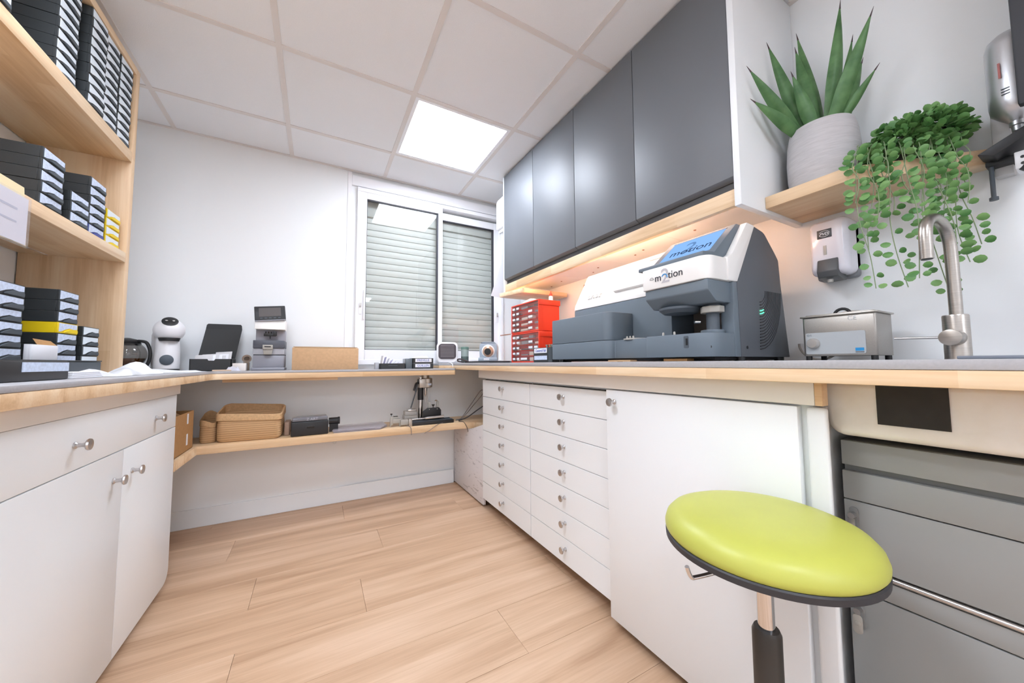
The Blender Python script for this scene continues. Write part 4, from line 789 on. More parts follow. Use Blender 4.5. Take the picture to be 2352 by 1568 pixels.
def onslope(y, s, d): return Vector((1.205, y, 1.25)) + sd*s + sn*d
lid = obj('cover_lid', MB().slab([onslope(1.20, 0.045, 0.0005), onslope(0.93, 0.045, 0.0005), onslope(0.93, 0.185, 0.0005), onslope(1.185, 0.185, 0.0005)], sn*0.007), MWHITE, t, 0.002)
sub('lid_lip', MB().slab([onslope(1.21, 0.030, 0.0005), onslope(0.93, 0.030, 0.0005), onslope(0.93, 0.044, 0.0005), onslope(1.21, 0.044, 0.0005)], sn*0.014), MWHITE, lid, 0.003)
sub('vent_badge', MB().slab([onslope(1.05, 0.16, 0.008), onslope(0.955, 0.16, 0.008), onslope(0.955, 0.176, 0.008), onslope(1.05, 0.176, 0.008)], sn*0.0015), MTAUPE, lid)
text('embossed_name', 'briot', 0.048, MWHITE, t, onslope(1.352, 0.040, 0.003), (0,-1,0), sd, ext=0.004, shear=0.25)
# rear housing and side panel
rear = [(1.335, Z0), (1.335, 1.145), (1.21, 1.145), (1.21, 1.225), (1.318, 1.412), (1.36, 1.412), (1.41, 1.39), (1.455, 1.345), (1.476, 1.237), (1.517, Z0)]
obj('rear_housing', MB().prism(rear, 0.669, 0.895, 'xz'), mat('machine_taupe_dark', (128, 120, 112), 0.5), t, 0.001)
side = rpoly([(1.211, Z0), (1.202, 1.213), (1.322, 1.420, 0.006), (1.385, 1.408, 0.05), (1.452, 1.345, 0.05), (1.476, 1.32, 0.02), (1.484, 1.237, 0.05), (1.525, Z0)])
obj('side_panel', MB().prism(side, 0.648, 0.668, 'xz'), mat('machine_side_grey', (92, 96, 102), 0.5, bump=0.12, bscale=900), t, 0.002)
obj('column', MB().prism([(1.176, Z0), (1.2105, Z0), (1.2015, 1.212), (1.176, 1.212)], 0.6485, 0.69, 'xz'), MGREY, t, 0.002)
for yy, zz, xx in ((0.648, 0.997, 1.245),): obj('side_screw', MB().cyl((xx, 0.6482, zz), (xx, 0.6468, zz), 0.005, 12), BLACK, t)
obj('tray_screw', MB().cyl((1.0735, 0.668, 0.997), (1.069, 0.664, 0.997), 0.0045, 12), BLACK, t)
for k in range(17):
    zb = 1.155-0.0102*k; xl = 1.335-0.0007*k; xr = 1.372+0.0066*k; pts = []
    for q in range(9):
        a = (q/8)*PI/2; pts.append((xl+(xr-xl)*math.sin(a), 0.6474, zb+(1.197-zb)*(1-math.cos(a))*1.0))
    m_ = mat('led_green', (60, 240, 150), 0.4, emit=2.0) if k in (3, 4) else BLACK
    if k in (3, 4): obj('status_light', MB().tube(pts[:3], 0.0013, 6), m_, t)
    obj('vent_slot', MB().tube(pts if k not in (3, 4) else pts[2:], [0.0018]*2+[0.0009]*7 if k not in (3, 4) else 0.0013, 6), BLACK, t)
# head
hp = rpoly([(1.2, 0.905), (1.05, 0.905, 0.012), (1.05, 0.65, 0.035), (1.2, 0.65)], 8)
head = obj('head_cover', MB().prism(hp, 1.211, 1.286), MWHITE, t, 0.003)
obj('white_side_arm', MB().prism(rpoly([(1.15, 1.2115), (1.2, 1.2125), (1.32, 1.4205, 0.004), (1.272, 1.424, 0.004), (1.176, 1.302, 0.03), (1.15, 1.288)]), 0.6455, 0.6675, 'xz'), MWHITE, t, 0.002)
obj('head_underside', MB().prism(rpoly([(1.058, 1.2105), (1.058, 1.176, 0.01), (1.10, 1.142, 0.01), (1.2, 1.142), (1.2, 1.2105)]), 0.657, 0.897, 'xz'), MGREY, t, 0.004)
obj('head_drum', MB().lathe([(0.0, 0), (0.055, 0), (0.07, 0.012), (0.07, 0.02), (0, 0.02)], (1.135, 0.81, 1.1215), n=28), MGREY2, t)
bez = rpoly([(1.056, 1.2865), (1.056, 1.301, 0.006), (1.118, 1.307, 0.01), (1.250, 1.424, 0.006), (1.31, 1.424, 0.005), (1.31, 1.2865)])
scr = obj('screen_bezel', MB().prism(bez, 0.668, 0.925, 'xz'), MGREY, t, 0.003)
bd = Vector((0.132, 0, 0.117)).normalized(); bn = Vector((-0.117, 0, 0.132)).normalized()
def onscr(y, s, d): return Vector((1.118, y, 1.307)) + bd*s + bn*d
SCRB = emitter('screen_blue', (140, 186, 246), 0.42)
sub('screen', MB().slab([onscr(0.895, 0.022, 0.0006), onscr(0.694, 0.022, 0.0006), onscr(0.694, 0.158, 0.0006), onscr(0.895, 0.158, 0.0006)], bn*0.0008), SCRB, scr, smooth=False)
sub('screen_edge', MB().slab([onscr(0.898, 0.158, 0.0006), onscr(0.691, 0.158, 0.0006), onscr(0.691, 0.163, 0.0006), onscr(0.898, 0.163, 0.0006)], bn*0.001), BLACK, scr, smooth=False)
SCI = emitter('screen_ink', (66, 86, 120), 0.3); SCI2 = emitter('screen_ink_pale', (112, 152, 204), 0.36)
text('screen_digit', '2', 0.105, SCI2, t, onscr(0.80, 0.088, 0.0018), (0,-1,0), bd, ext=0.0002, part=scr)
text('screen_word', 'motion', 0.056, SCI, t, onscr(0.785, 0.068, 0.0022), (0,-1,0), bd, ext=0.0002, part=scr)
INKD = mat('logo_dark', (40, 38, 50), 0.5); INKG = mat('logo_grey', (190, 186, 190), 0.5); INKC = mat('logo_cyan', (40, 150, 220), 0.5)
text('logo_digit', '2', 0.072, INKG, t, (1.0490, 0.803, 1.247), **FR, part=head)
text('logo_word', 'm', 0.036, INKD, t, (1.0486, 0.832, 1.246), **FR, part=head)
text('logo_word', 'tion', 0.036, INKD, t, (1.0486, 0.763, 1.248), **FR, part=head)
arc = [(1.0485, 0.805+0.0105*math.cos(a), 1.2445+0.0105*math.sin(a)) for a in [PI*0.1+PI*1.0*k/14 for k in range(15)]]
sub('logo_arc', MB().tube(arc, 0.0016, 6), INKC, head)
arc = [(1.0485, 0.8585+0.0075*math.cos(a), 1.245+0.0075*math.sin(a)) for a in [PI*k/10 for k in range(11)]]
sub('logo_eye', MB().tube(arc, 0.0006, 5).tube([arc[0], arc[-1]], 0.0006, 5), INKD, head)
# chuck, pins, port, feet
ok = [(1.15+0.036*math.cos(PI/4*k+0.39), 0.703+0.036*math.sin(PI/4*k+0.39)) for k in range(8)]
obj('chuck_knob', MB().prism(ok, 1.112, 1.1335), MTAUPE, t, 0.003)
obj('chuck_stem', MB().lathe([(0.022, 0), (0.02, 0.004), (0.0195, 0.068), (0.022, 0.07)], (1.155, 0.705, Z1), n=20).lathe([(0.024, 0), (0.024, 0.008)], (1.155, 0.705, 1.1338), n=20), MGREY2, t)
obj('stem_base', MB().cyl((1.16, 0.71, Z1), (1.16, 0.71, Z1+0.014), 0.036, 24), MGREY, t, 0.002)
obj('probe', MB().cyl((1.12, 0.748, 1.085), (1.135, 0.738, 1.085), 0.006, 10), SIL2, t)
for xx, yy in ((1.10, 1.028), (1.10, 1.012), (1.10, 0.996), (1.085, 0.845), (1.085, 0.80)): obj('lens_pin', MB().lathe([(0,0),(0.004,0),(0.004,0.010),(0.0025,0.013),(0,0.013)], (xx, yy, Z1+0.0005), n=10), MTAUPE, t)
obj('pin_plate', MB().cyl((1.125, 1.01, Z1-0.002), (1.125, 1.01, Z1+0.004), 0.045, 24), MTAUPE, t, 0.001)
obj('port_recess', MB().prism(rrect(0.7235, 0.7405, 0.995, 1.034, 0.003), 1.0488, 1.0503, 'yz'), MGREY2, t)
obj('usb_port', box(1.0478, 1.0487, 0.726, 0.733, 1.004, 1.026), BLACK, t)
obj('underframe', box(1.10, 1.50, 0.67, 1.47, WT+0.0035, Z0-0.0005), DARK, t)
for xx, yy in ((1.235, 0.668), (1.49, 0.668), (1.08, 1.44), (1.48, 1.44)): obj('foot', MB().cyl((xx, yy, WT+0.0002), (xx, yy, Z0), 0.015, 16), BLACK, t)
# ------------------------------------------------------------------ ultrasonic cleaner, cable loop
t = thing('ultrasonic_cleaner', 'stainless steel ultrasonic cleaner with round knob beside the edging machine', 'cleaner', (1.465, 0.465, WT))
CZ = WT+0.014
PERF = mat('perforated_steel', (168, 164, 158), 0.38, 0.9, noise=0.12, nscale=900)
obj('tank', MB().prism(rrect(1.402, 1.53, 0.380, 0.556, 0.006), CZ, 1.090), PERF, t, 0.001)
obj('rim', MB().prism(rrect(1.396, 1.536, 0.374, 0.562, 0.008), 1.0905, 1.0955), STEEL, t, 0.0015)
obj('lid', MB().prism(rrect(1.408, 1.526, 0.385, 0.551, 0.008), 1.096, 1.099), STEEL, t, 0.001)
obj('lid_handle', MB().tube([(1.47, 0.475+0.02*math.cos(a), 1.097+0.02*math.sin(a)) for a in [PI*k/10 for k in range(11)]], 0.0045, 10), BLACK, t)
pn = obj('front_panel', MB().prism(rrect(0.404, 0.548, CZ+0.006, CZ+0.074, 0.005), 1.399, 1.4018, 'yz'), mat('panel_grey', (188, 192, 194), 0.4), t)
obj('knob', MB().lathe([(0.0, 0), (0.017, 0), (0.0165, 0.008), (0.013, 0.015), (0.0, 0.0155)], (1.3988, 0.527, CZ+0.04), (-1,0,0), 24), mat('knob_grey', (196, 190, 184), 0.25, 0.5), t)
obj('badge', box(1.398, 1.3989, 0.408, 0.427, CZ+0.014, CZ+0.023), mat('badge_blue', (40, 150, 214), 0.4), t)
obj('badge_line', box(1.398, 1.3989, 0.408, 0.427, CZ+0.009, CZ+0.012), MGREY, t)
text('rating_mark', 'CE', 0.018, mat('label_silver', (226, 224, 222), 0.4), t, (1.4015, 0.432, 1.079), **FR)
text('knob_mark', 'O I', 0.009, MGREY, t, (1.3987, 0.538, CZ+0.066), **FR)
for xx, yy in ((1.412, 0.39), (1.412, 0.546), (1.52, 0.39), (1.52, 0.546)): obj('foot', MB().cyl((xx, yy, WT+0.0002), (xx, yy, CZ), 0.008, 12), BLACK, t)
lp = [(1.56, 0.572+0.06*math.cos(a), WT+0.062+0.058*math.sin(a)) for a in [2*PI*k/28 for k in range(29)]]
cable('large loop of grey cable standing between the edging machine and the cleaner', lp[6:], 0.004, mat('cable_pale', (176, 168, 160), 0.5))
cable('pale cable arching behind the ultrasonic cleaner', [(1.56, 0.555, 1.07), (1.56, 0.53, 1.10), (1.56, 0.49, 1.115), (1.56, 0.44, 1.105), (1.56, 0.41, 1.06)], 0.0035, MATS['cable_pale'])
# ------------------------------------------------------------------ soap dispenser
t = thing('soap_dispenser', 'white wall soap dispenser with grey push lever above the cleaner', 'soap dispenser', (1.62, 0.52, 1.23))
obj('back_plate', MB().prism(rrect(0.466, 0.576, 1.236, 1.425, 0.012), 1.590, 1.6195, 'yz'), mat('dispenser_grey', (128, 130, 134), 0.4), t, 0.003)
r0 = lambda x, g: [(x, p[0], p[1]) for p in rrect(0.466+g, 0.572-g, 1.245+g, 1.438-g, 0.02, 6)]
obj('cover', MB().loft([r0(1.612, 0.0), r0(1.54, 0.0), r0(1.526, 0.004), r0(1.518, 0.012)]), mat('dispenser_white', (232, 230, 238), 0.2, coat=0.5), t)
obj('brand_plate', box(1.5165, 1.5182, 0.505, 0.545, 1.372, 1.402), mat('plate_dark', (70, 70, 74), 0.4), t, 0.001)
text('plate_text', 'PVDI', 0.0125, PVC, t, (1.5160, 0.525, 1.386), **FR, shear=0.3)
arcp = [(1.5161, 0.525+0.0145*math.cos(a), 1.387+0.010*math.sin(a)) for a in [PI*0.15+PI*0.75*k/10 for k in range(11)]]
arcq = [(1.5161, 0.525+0.0145*math.cos(a), 1.387+0.010*math.sin(a)) for a in [PI*1.15+PI*0.75*k/10 for k in range(11)]]
obj('plate_swoosh', MB().tube(arcp, 0.0007, 5).tube(arcq, 0.0007, 5), PVC, t)
obj('level_window', box(1.5165, 1.5182, 0.521, 0.530, 1.314, 1.346), MTAUPE, t, 0.001)
obj('push_lever', MB().prism(rpoly([(1.512, 1.235, 0.006), (1.505, 1.255, 0.008), (1.516, 1.298, 0.005), (1.56, 1.298), (1.585, 1.226, 0.006)]), 0.492, 0.548, 'xz'), mat('lever_grey', (86, 88, 90), 0.4), t, 0.003)
obj('nozzle', MB().cyl((1.53, 0.52, 1.219), (1.53, 0.52, 1.2285), 0.008, 14), MTAUPE, t)
# ------------------------------------------------------------------ tap
t = thing('kitchen_tap', 'brushed steel tap with hooked spout at the sink', 'tap', (1.40, 0.236, WT))
obj('body', MB().lathe([(0.0, 0), (0.023, 0), (0.0225, 0.004), (0.0225, 0.108), (0.0215, 0.111), (0.0, 0.111)], (1.40, 0.236, WT), n=28), STEEL, t)
obj('spout', MB().tube([(1.40, 0.234, WT+0.10)]+spline([(1.40, 0.234, 1.10), (1.40, 0.2345, 1.22), (1.393, 0.236, 1.262), (1.365, 0.2385, 1.29), (1.32, 0.242, 1.298), (1.28, 0.2455, 1.285), (1.262, 0.247, 1.255), (1.26, 0.2475, 1.19)], 6), 0.0118, 18), STEEL, t)
obj('aerator', MB().cyl((1.26, 0.2475, 1.1885), (1.26, 0.2475, 1.192), 0.0095, 16), BLACK, t)
obj('valve', MB().cyl((1.385, 0.236, 1.006), (1.348, 0.238, 1.006), 0.0195, 24), STEEL, t, 0.001)
obj('lever', MB().tube([(1.362, 0.25, 1.007), (1.358, 0.335, 1.0095)], 0.0030, 10), NICK, t)
tag(obj('drain_rail', box(1.30, 1.34, -0.45, 0.222, WT+0.0005, WT+0.008), mat('rail_grey', (128, 134, 146), 0.35), None, 0.002), 'flat blue-grey drainer rail on the worktop beside the tap', 'rail')
# ------------------------------------------------------------------ stool
t = thing('stool', 'round lime green vinyl swivel stool on a chrome gas post', 'stool', (0.775, 0.392, 0.0))
SR = 0.175
obj('seat_cushion', MB().lathe([(0.0, 0.601), (SR-0.004, 0.601), (SR-0.0005, 0.606), (SR, 0.614), (SR-0.004, 0.627), (SR-0.014, 0.638), (SR-0.032, 0.6455), (0.11, 0.650), (0.05, 0.6525), (0.0, 0.653)], (0.775, 0.392, 0), n=72), LIME, t)
obj('seat_rim', MB().lathe([(0.0, 0.586), (SR-0.006, 0.586), (SR-0.001, 0.588), (SR-0.0005, 0.598), (SR-0.003, 0.6005), (0.0, 0.6005)], (0.775, 0.392, 0), n=72), mat('rim_black', (52, 52, 56), 0.5), t)
obj('seat_plate', MB().box(0.70, 0.85, 0.317, 0.467, 0.579, 0.5855).lathe([(0.03, 0.545), (0.035, 0.579)], (0.775, 0.392, 0), n=20), BLACK, t, 0.002)
obj('gas_post', MB().cyl((0.775, 0.392, 0.40), (0.775, 0.392, 0.56), 0.0145, 24), CHROME, t)
obj('post_sleeve', MB().lathe([(0.0, 0.10), (0.0245, 0.10), (0.0245, 0.428), (0.021, 0.436), (0.015, 0.436)], (0.775, 0.392, 0), n=28), mat('sleeve_black', (58, 54, 50), 0.4), t)
obj('height_lever', MB().tube([(0.74, 0.395, 0.572)]+spline([(0.66, 0.404, 0.568), (0.605, 0.417, 0.566), (0.592, 0.42, 0.569), (0.583, 0.421, 0.588)], 6), 0.0038, 10), CHROME, t)
hub = obj('hub', MB().lathe([(0.0, 0.075), (0.035, 0.075), (0.032, 0.10), (0.0, 0.10)], (0.775, 0.392, 0), n=20), BLACK, t)
for k in range(5):
    a = 2*PI*k/5+PI/5; c_, s_ = math.cos(a), math.sin(a); cx, cy = 0.775, 0.392
    obj('base_arm', MB().tube([(cx+0.02*c_, cy+0.02*s_, 0.088), (cx+0.12*c_, cy+0.12*s_, 0.08), (cx+0.185*c_, cy+0.185*s_, 0.064)], [0.016, 0.013, 0.010], 10), CHROME, t)
    obj('caster', MB().cyl((cx+0.185*c_-0.012*s_, cy+0.185*s_+0.012*c_, 0.0265), (cx+0.185*c_+0.012*s_, cy+0.185*s_-0.012*c_, 0.0265), 0.026, 18).cyl((cx+0.185*c_, cy+0.185*s_, 0.03), (cx+0.185*c_, cy+0.185*s_, 0.062), 0.006, 8), BLACK, t, 0.002)
# ------------------------------------------------------------------ plant shelf
t = thing('wall_shelf', 'pale wood wall shelf carrying two plants beside the wall cabinets', 'shelf', (1.5, 0.4, 1.476))
obj('board', MB().prism(rpoly([(1.352, 0.6235), (1.352, 0.405, 0.02), (1.578, 0.182, 0.01), (1.6195, 0.182), (1.6195, 0.6235)]), 1.478, 1.520), WOODY, t, 0.002)
# spiky plant
POTM, n_, l_, b_ = newmat('brushed_cement')
tc = n_.new('ShaderNodeTexCoord'); mp = n_.new('ShaderNodeMapping'); mp.inputs['Scale'].default_value = (8, 8, 60); mp.inputs['Rotation'].default_value = (0.5, 0.3, 0); l_.new(tc.outputs['Object'], mp.inputs[0])
nz = n_.new('ShaderNodeTexNoise'); nz.inputs['Scale'].default_value = 3; nz.inputs['Detail'].default_value = 5; l_.new(mp.outputs[0], nz.inputs[0])
rp = n_.new('ShaderNodeValToRGB'); rp.color_ramp.elements[0].color = (*lin((176, 174, 176)), 1); rp.color_ramp.elements[1].color = (*lin((210, 207, 208)), 1); l_.new(nz.outputs[0], rp.inputs[0]); l_.new(rp.outputs[0], b_.inputs['Base Color'])
bp = n_.new('ShaderNodeBump'); bp.inputs['Strength'].default_value = 0.6; bp.inputs['Distance'].default_value = 0.003; l_.new(nz.outputs[0], bp.inputs['Height']); l_.new(bp.outputs[0], b_.inputs['Normal']); b_.inputs['Roughness'].default_value = 0.8
t = thing('potted_agave', 'spiky green agave plant in a round pale cement pot on the shelf', 'potted plant', (1.492, 0.508, 1.5205))
PC = Vector((1.492, 0.508, 0))
obj('pot', MB().lathe([(0.0, 1.5208), (0.078, 1.5208), (0.088, 1.528), (0.096, 1.58), (0.097, 1.64), (0.093, 1.70), (0.086, 1.738), (0.080, 1.740), (0.079, 1.72), (0.0, 1.72)], PC, n=40), POTM, t)
obj('soil', MB().lathe([(0.0, 1.7202), (0.0788, 1.7202), (0.06, 1.728), (0.0, 1.73)], PC, n=24), mat('soil_dark', (60, 48, 38), 0.95, bump=0.8, bscale=80), t)
AG, n_, l_, b_ = newmat('agave_leaf')
tc = n_.new('ShaderNodeTexCoord'); nz = n_.new('ShaderNodeTexNoise'); nz.inputs['Scale'].default_value = 22; nz.inputs['Detail'].default_value = 4; l_.new(tc.outputs['Object'], nz.inputs[0])
rp = n_.new('ShaderNodeValToRGB'); rp.color_ramp.elements[0].position = 0.3; rp.color_ramp.elements[0].color = (*lin((62, 104, 58)), 1); rp.color_ramp.elements[1].position = 0.75; rp.color_ramp.elements[1].color = (*lin((104, 146, 92)), 1)
l_.new(nz.outputs[0], rp.inputs[0]); l_.new(rp.outputs[0], b_.inputs['Base Color']); b_.inputs['Roughness'].default_value = 0.42
TIPM = mat('agave_tip', (78, 62, 66), 0.5)
def agave_leaf(base, tip, wd, bow, side):
    base = Vector(base); tip = Vector(tip); d = tip-base; L = d.length; dn = d.normalized()
    out = Vector((base.x-PC.x, base.y-PC.y, 0)); out = (out if out.length > 0.005 else Vector((-1, -0.4, 0))).normalized(); out = (out*0.3 + Vector((-0.85, -0.45, 0))).normalized()
    nrm = (-(out - dn*out.dot(dn))); nrm = nrm.normalized() if nrm.length > 1e-4 else Vector((1, 0, 0))
    wv_ = dn.cross(nrm).normalized(); N = 12; rings = []
    for k in range(N+1):
        s = k/N; c_ = base + d*s + nrm*(-bow*math.sin(PI*s)*L) 
        w_ = wd*(0.62+0.9*s-0.35*s*s if s < 0.35 else (0.62+0.9*0.35-0.35*0.1225)*max(0.015, (1-((s-0.35)/0.65)**1.6)))*0.5
        th = 0.004*(1-s)+0.0012; cup = 0.32*w_
        rings.append([c_ + wv_*(-w_) + nrm*cup, c_ + wv_*(-w_*0.5) + nrm*cup*0.3 - nrm*th, c_ - nrm*th, c_ + wv_*(w_*0.5) + nrm*cup*0.3 - nrm*th, c_ + wv_*w_ + nrm*cup, c_ + wv_*(w_*0.5) + nrm*(cup*0.3+th*0.4), c_ + nrm*th*0.4, c_ + wv_*(-w_*0.5) + nrm*(cup*0.3+th*0.4)])
    lf = obj('leaf', MB().loft(rings), AG, t, ang=70)
    e = rings[-1][2]; sub('leaf_tip', MB().cyl(base+d*0.955 - nrm*(bow*math.sin(PI*0.955)*L), tip+dn*0.012, 0.0026, 8, 0.0004), TIPM, lf)
LV = [((1.47, 0.555, 1.725), (1.25, 0.606, 1.935), 0.046, 0.05), ((1.485, 0.545, 1.725), (1.39, 0.608, 2.083), 0.046, 0.04), ((1.455, 0.55, 1.725), (1.265, 0.605, 1.827), 0.044, 0.08),
      ((1.50, 0.54, 1.725), (1.45, 0.600, 1.971), 0.038, 0.03), ((1.49, 0.52, 1.725), (1.47, 0.558, 2.06), 0.050, 0.02), ((1.52, 0.515, 1.725), (1.50, 0.563, 2.13), 0.046, 0.02),
      ((1.50, 0.49, 1.725), (1.48, 0.435, 2.125), 0.050, 0.03), ((1.475, 0.478, 1.725), (1.44, 0.353, 2.002), 0.048, 0.04), ((1.515, 0.48, 1.725), (1.54, 0.428, 2.026), 0.036, 0.04),
      ((1.49, 0.46, 1.73), (1.47, 0.359, 1.841), 0.032, -0.05), ((1.47, 0.515, 1.725), (1.40, 0.545, 1.93), 0.046, 0.02), ((1.535, 0.53, 1.725), (1.57, 0.60, 1.96), 0.04, 0.03), ((1.53, 0.47, 1.725), (1.585, 0.42, 1.96), 0.036, 0.05)]
for b0, t0, wd, bow in LV: agave_leaf(b0, t0, wd, bow, 1)
# trailing plant
t = thing('trailing_plant', 'bushy trailing plant with small round leaves hanging over the shelf edge', 'potted plant', (1.535, 0.325, 1.5205))
obj('pot', MB().lathe([(0.0, 1.5207), (0.05, 1.5207), (0.062, 1.59), (0.064, 1.60), (0.058, 1.60), (0.0, 1.592)], (1.535, 0.325, 0), n=24), mat('pot_dark', (90, 88, 84), 0.7), t)
def leafmat(name, c1, c2):
    m, n, l, b = newmat(name); oi = n.new('ShaderNodeObjectInfo'); tc = n.new('ShaderNodeTexCoord'); nz = n.new('ShaderNodeTexNoise'); nz.inputs['Scale'].default_value = 28; l.new(tc.outputs['Object'], nz.inputs[0])
    ad = n.new('ShaderNodeMath'); ad.operation = 'MULTIPLY_ADD'; ad.inputs[1].default_value = 0.6; l.new(oi.outputs['Random'], ad.inputs[0]); 
    mu = n.new('ShaderNodeMath'); mu.operation = 'MULTIPLY_ADD'; mu.inputs[1].default_value = 1.2; mu.inputs[2].default_value = -0.4; l.new(nz.outputs[0], mu.inputs[0]); l.new(mu.outputs[0], ad.inputs[2])
    r = n.new('ShaderNodeValToRGB'); r.color_ramp.elements[0].position = 0.1; r.color_ramp.elements[1].position = 0.9; r.color_ramp.elements[0].color = (*lin(c1), 1); r.color_ramp.elements[1].color = (*lin(c2), 1); l.new(ad.outputs[0], r.inputs[0]); l.new(r.outputs[0], b.inputs['Base Color'])
    b.inputs['Roughness'].default_value = 0.45; b.inputs['Subsurface Weight'].default_value = 0.0; MATS[name] = m; return m
LEAFM = leafmat('trailing_leaf', (70, 124, 62), (136, 178, 108)); LEAFD = leafmat('bush_leaf', (62, 118, 62), (136, 180, 108)); STEMM = mat('stem_green', (132, 150, 112), 0.6)
def leaf_geo(L=0.0175, W=0.0155):
    prof = [(0.0, 0.08), (0.14, 0.68), (0.42, 1.0), (0.7, 0.9), (0.9, 0.5), (1.0, 0.04)]; vs = []; fs = []
    for k, (s, w_) in enumerate(prof): vs += [(s*L, -w_*W/2, 0.0018*w_), (s*L, 0, -0.0006), (s*L, w_*W/2, 0.0018*w_)]
    for k in range(len(prof)-1):
        a = k*3; fs += [(a, a+3, a+4, a+1), (a+1, a+4, a+5, a+2)]
    return vs, fs
lv, lf = leaf_geo()
leaf_me = mesh_of('leaf', MB().add(lv, lf)); leaf_me.materials.append(LEAFM)
rnd = random.Random(11)
def frame(pos, d, roll, s=1.0):
    d = Vector(d).normalized(); q = d.to_track_quat('X', 'Z').to_matrix().to_4x4()
    return Matrix.Translation(pos) @ q @ Matrix.Rotation(roll, 4, 'X') @ Matrix.Scale(s, 4)
bush = MB(); twigs = MB()
for k in range(760):
    while True:
        u = Vector((rnd.uniform(-1, 1), rnd.uniform(-1, 1), rnd.uniform(-0.75, 1)))
        if 0.3 < u.length < 1: break
    p = Vector((1.515+u.x*0.095, 0.308+u.y*0.106, 1.590+u.z*0.068))
    if p.x > 1.6: continue
    if p.z < 1.535 and p.x > 1.40: p.z = 1.535+rnd.random()*0.02
    M = frame(p, (u.x+rnd.uniform(-.6, .6), u.y+rnd.uniform(-.6, .6), u.z*0.5+rnd.uniform(-.5, .6)), rnd.uniform(-1, 1), rnd.uniform(0.85, 1.55))
    bush.add([M @ Vector(v) for v in lv], lf)
    if k % 6 == 0: twigs.tube([(1.535+u.x*0.02, 0.325+u.y*0.02, 1.60), tuple(p)], 0.001, 4)
b_o = obj('bush_leaves', bush, LEAFD, t); b_o['kind'] = 'stuff'
obj('twigs', twigs, STEMM, t)
# hanging strands: (start y, end y, end z)
STR = [(0.405, 0.392, 1.150), (0.385, 0.365, 1.33), (0.375, 0.385, 1.26), (0.35, 0.318, 1.145), (0.345, 0.345, 1.36), (0.325, 0.283, 1.17), (0.30, 0.262, 1.28), (0.29, 0.247, 1.12), (0.27, 0.225, 1.22),
       (0.255, 0.235, 1.30), (0.24, 0.200, 1.205), (0.225, 0.190, 1.25), (0.40, 0.41, 1.40), (0.36, 0.335, 1.42), (0.31, 0.30, 1.40), (0.265, 0.25, 1.38), (0.235, 0.185, 1.36), (0.21, 0.185, 1.40)]
leaf_parts = 0
for si, (ya, yb, zb) in enumerate(STR):
    ya, yb = 0.302+(ya-0.305)*0.84, 0.300+(yb-0.303)*0.80
    xf = 1.352 + max(0, 0.405-ya)*1.01 - 0.022 - rnd.random()*0.02
    pts = [(xf+0.09, ya+0.02, 1.60), (xf+0.03, ya, 1.575), (xf, (ya*2+yb)/3, 1.53)]
    nseg = 4
    for q in range(1, nseg+1):
        s = q/nseg; pts.append((xf-0.006*math.sin(3*s)+rnd.uniform(-.004, .004), ya+(yb-ya)*(0.35+0.65*s)+0.010*math.sin(5*s+si*1.7), 1.53+(zb-1.53)*s))
    sp_ = spline(pts, 7); obj('stem', MB().tube(sp_, 0.0011, 5), STEMM, t)
    acc = 0; side = 1
    for a, b in zip(sp_[:-1], sp_[1:]):
        acc += (b-a).length
        if acc > 0.0165 and b.z < 1.56 and leaf_parts < 296:
            acc = 0; side = -side
            for sgn in ((side,) if rnd.random() < 0.45 else (side, -side)):
                if leaf_parts >= 296: break
                ang = rnd.uniform(-0.5, 0.5)
                dvec = Vector((-0.35*rnd.random()-0.1+0.3*sgn*math.sin(ang), sgn*math.cos(ang), rnd.uniform(-0.25, 0.35)))
                o = bpy.data.objects.new('leaf', leaf_me); COL.objects.link(o); o.parent = t
                o.matrix_basis = t.matrix_basis.inverted() @ frame(b + dvec.normalized()*0.006, dvec, sgn*(PI/2+rnd.uniform(-0.75, 0.6)), rnd.uniform(0.95, 1.4)); leaf_parts += 1
# ------------------------------------------------------------------ canister on wall bracket, black panel
t = thing('wall_bracket_canister', 'silver canister upside down on a metal wall bracket with black arm', 'canister', (1.575, 0.15, 1.43))
CAN = mat('aluminium', (206, 208, 212), 0.36, 0.85)
obj('bracket_plate', box(1.585, 1.6195, 0.150, 0.180, 1.44, 1.735), mat('bracket_white', (206, 204, 202), 0.4), t, 0.002)
obj('canister', MB().lathe([(0.0, 0), (0.009, 0), (0.0095, 0.012), (0.012, 0.014), (0.012, 0.024), (0.026, 0.04), (0.0385, 0.056), (0.041, 0.075), (0.041, 0.225), (0.036, 0.244), (0.024, 0.256), (0.0, 0.259)], (1.535, 0.135, 1.528), n=32), CAN, t)
obj('red_mark', box(1.4935, 1.4942, 0.148, 0.152, 1.66, 1.70), mat('faded_red', (196, 120, 116), 0.5), t)
for k in range(3): obj('print_line', box(1.4942, 1.4950, 0.136, 0.150, 1.628-0.007*k, 1.631-0.007*k), MGREY2, t)
obj('arm', MB().slab([(1.50, 0.196, 1.485), (1.50, 0.10, 1.535), (1.50, 0.10, 1.508), (1.50, 0.17, 1.470)], (0.085, 0, 0)), BLACK, t, 0.003)
obj('clamp', MB().box(1.55, 1.60, 0.145, 0.190, 1.462, 1.476), BLACK, t, 0.002)
obj('clamp_screw', MB().cyl((1.56, 0.182, 1.38), (1.56, 0.182, 1.462), 0.0045, 10).lathe([(0, 0), (0.008, 0), (0.008, 0.008), (0, 0.008)], (1.56, 0.182, 1.372), n=12), MGREY2, t)
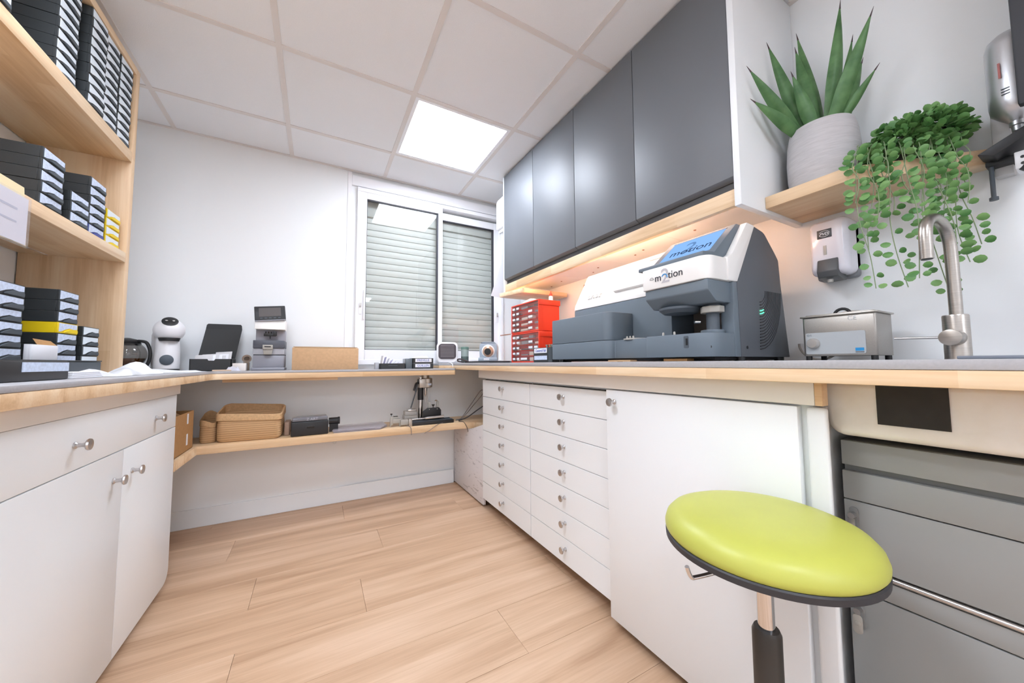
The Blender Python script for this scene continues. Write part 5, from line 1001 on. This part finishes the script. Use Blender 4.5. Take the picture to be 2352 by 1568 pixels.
obj('socket_block', box(1.515, 1.575, 0.118, 0.142, 1.425, 1.468), PVC, t, 0.002)
for zz in (1.452, 1.436): obj('screw_head', MB().cyl((1.5152, 0.13, zz), (1.5135, 0.13, zz), 0.0035, 10), BLACK, t)
t = thing('tool_holder', 'white plastic tool holder with a black clip at the right picture edge', 'holder', (1.46, 0.10, 1.44))
obj('block', box(1.43, 1.49, 0.075, 0.112, 1.46, 1.50), PVC, t, 0.004)
obj('ring', MB().lathe([(0.012, 0), (0.019, 0), (0.019, 0.012), (0.012, 0.012), (0.012, 0)], (1.43, 0.093, 1.48), (-1, 0, 0), 18), NICK, t)
obj('clip', MB().tube(spline([(1.44, 0.100, 1.46), (1.44, 0.104, 1.435), (1.44, 0.118, 1.405), (1.44, 0.126, 1.395)], 5), 0.006, 8).tube([(1.44, 0.112, 1.412), (1.44, 0.098, 1.402)], 0.005, 8), BLACK, t)
t = thing('wall_board', 'tall black board standing out from the wall at the right picture edge', 'board', (1.47, -0.1, 1.54))
obj('panel', box(1.42, 1.445, -0.34, 0.1215, 1.545, 2.15), mat('panel_black', (46, 47, 52), 0.5), t, 0.004)
obj('mount', box(1.446, 1.6195, -0.15, -0.05, 1.75, 1.85), BLACK, t, 0.003)
# ------------------------------------------------------------------ paper towel dispenser at the window end
t = thing('paper_towel_dispenser', 'white rounded paper towel dispenser beside the window above the worktop', 'towel dispenser', (1.36, 2.42, 1.9))
obj('housing', MB().prism(rpoly([(1.215, 1.99, 0.02), (1.50, 1.99, 0.02), (1.50, 2.26, 0.03), (1.215, 2.26, 0.06)], 8), 2.3305, 2.455, 'xz'), PVC, t, 0.006, 3)
obj('outlet', box(1.23, 1.485, 2.345, 2.44, 1.965, 1.9895), WHITE2, t, 0.004)
obj('hanging_towel', MB().slab([(1.235, 2.40, 1.965), (1.43, 2.40, 1.965), (1.45, 2.42, 1.46), (1.30, 2.44, 1.455), (1.155, 2.43, 1.465), (1.232, 2.405, 1.72)], (0, 0.002, 0)), PAPER, t)
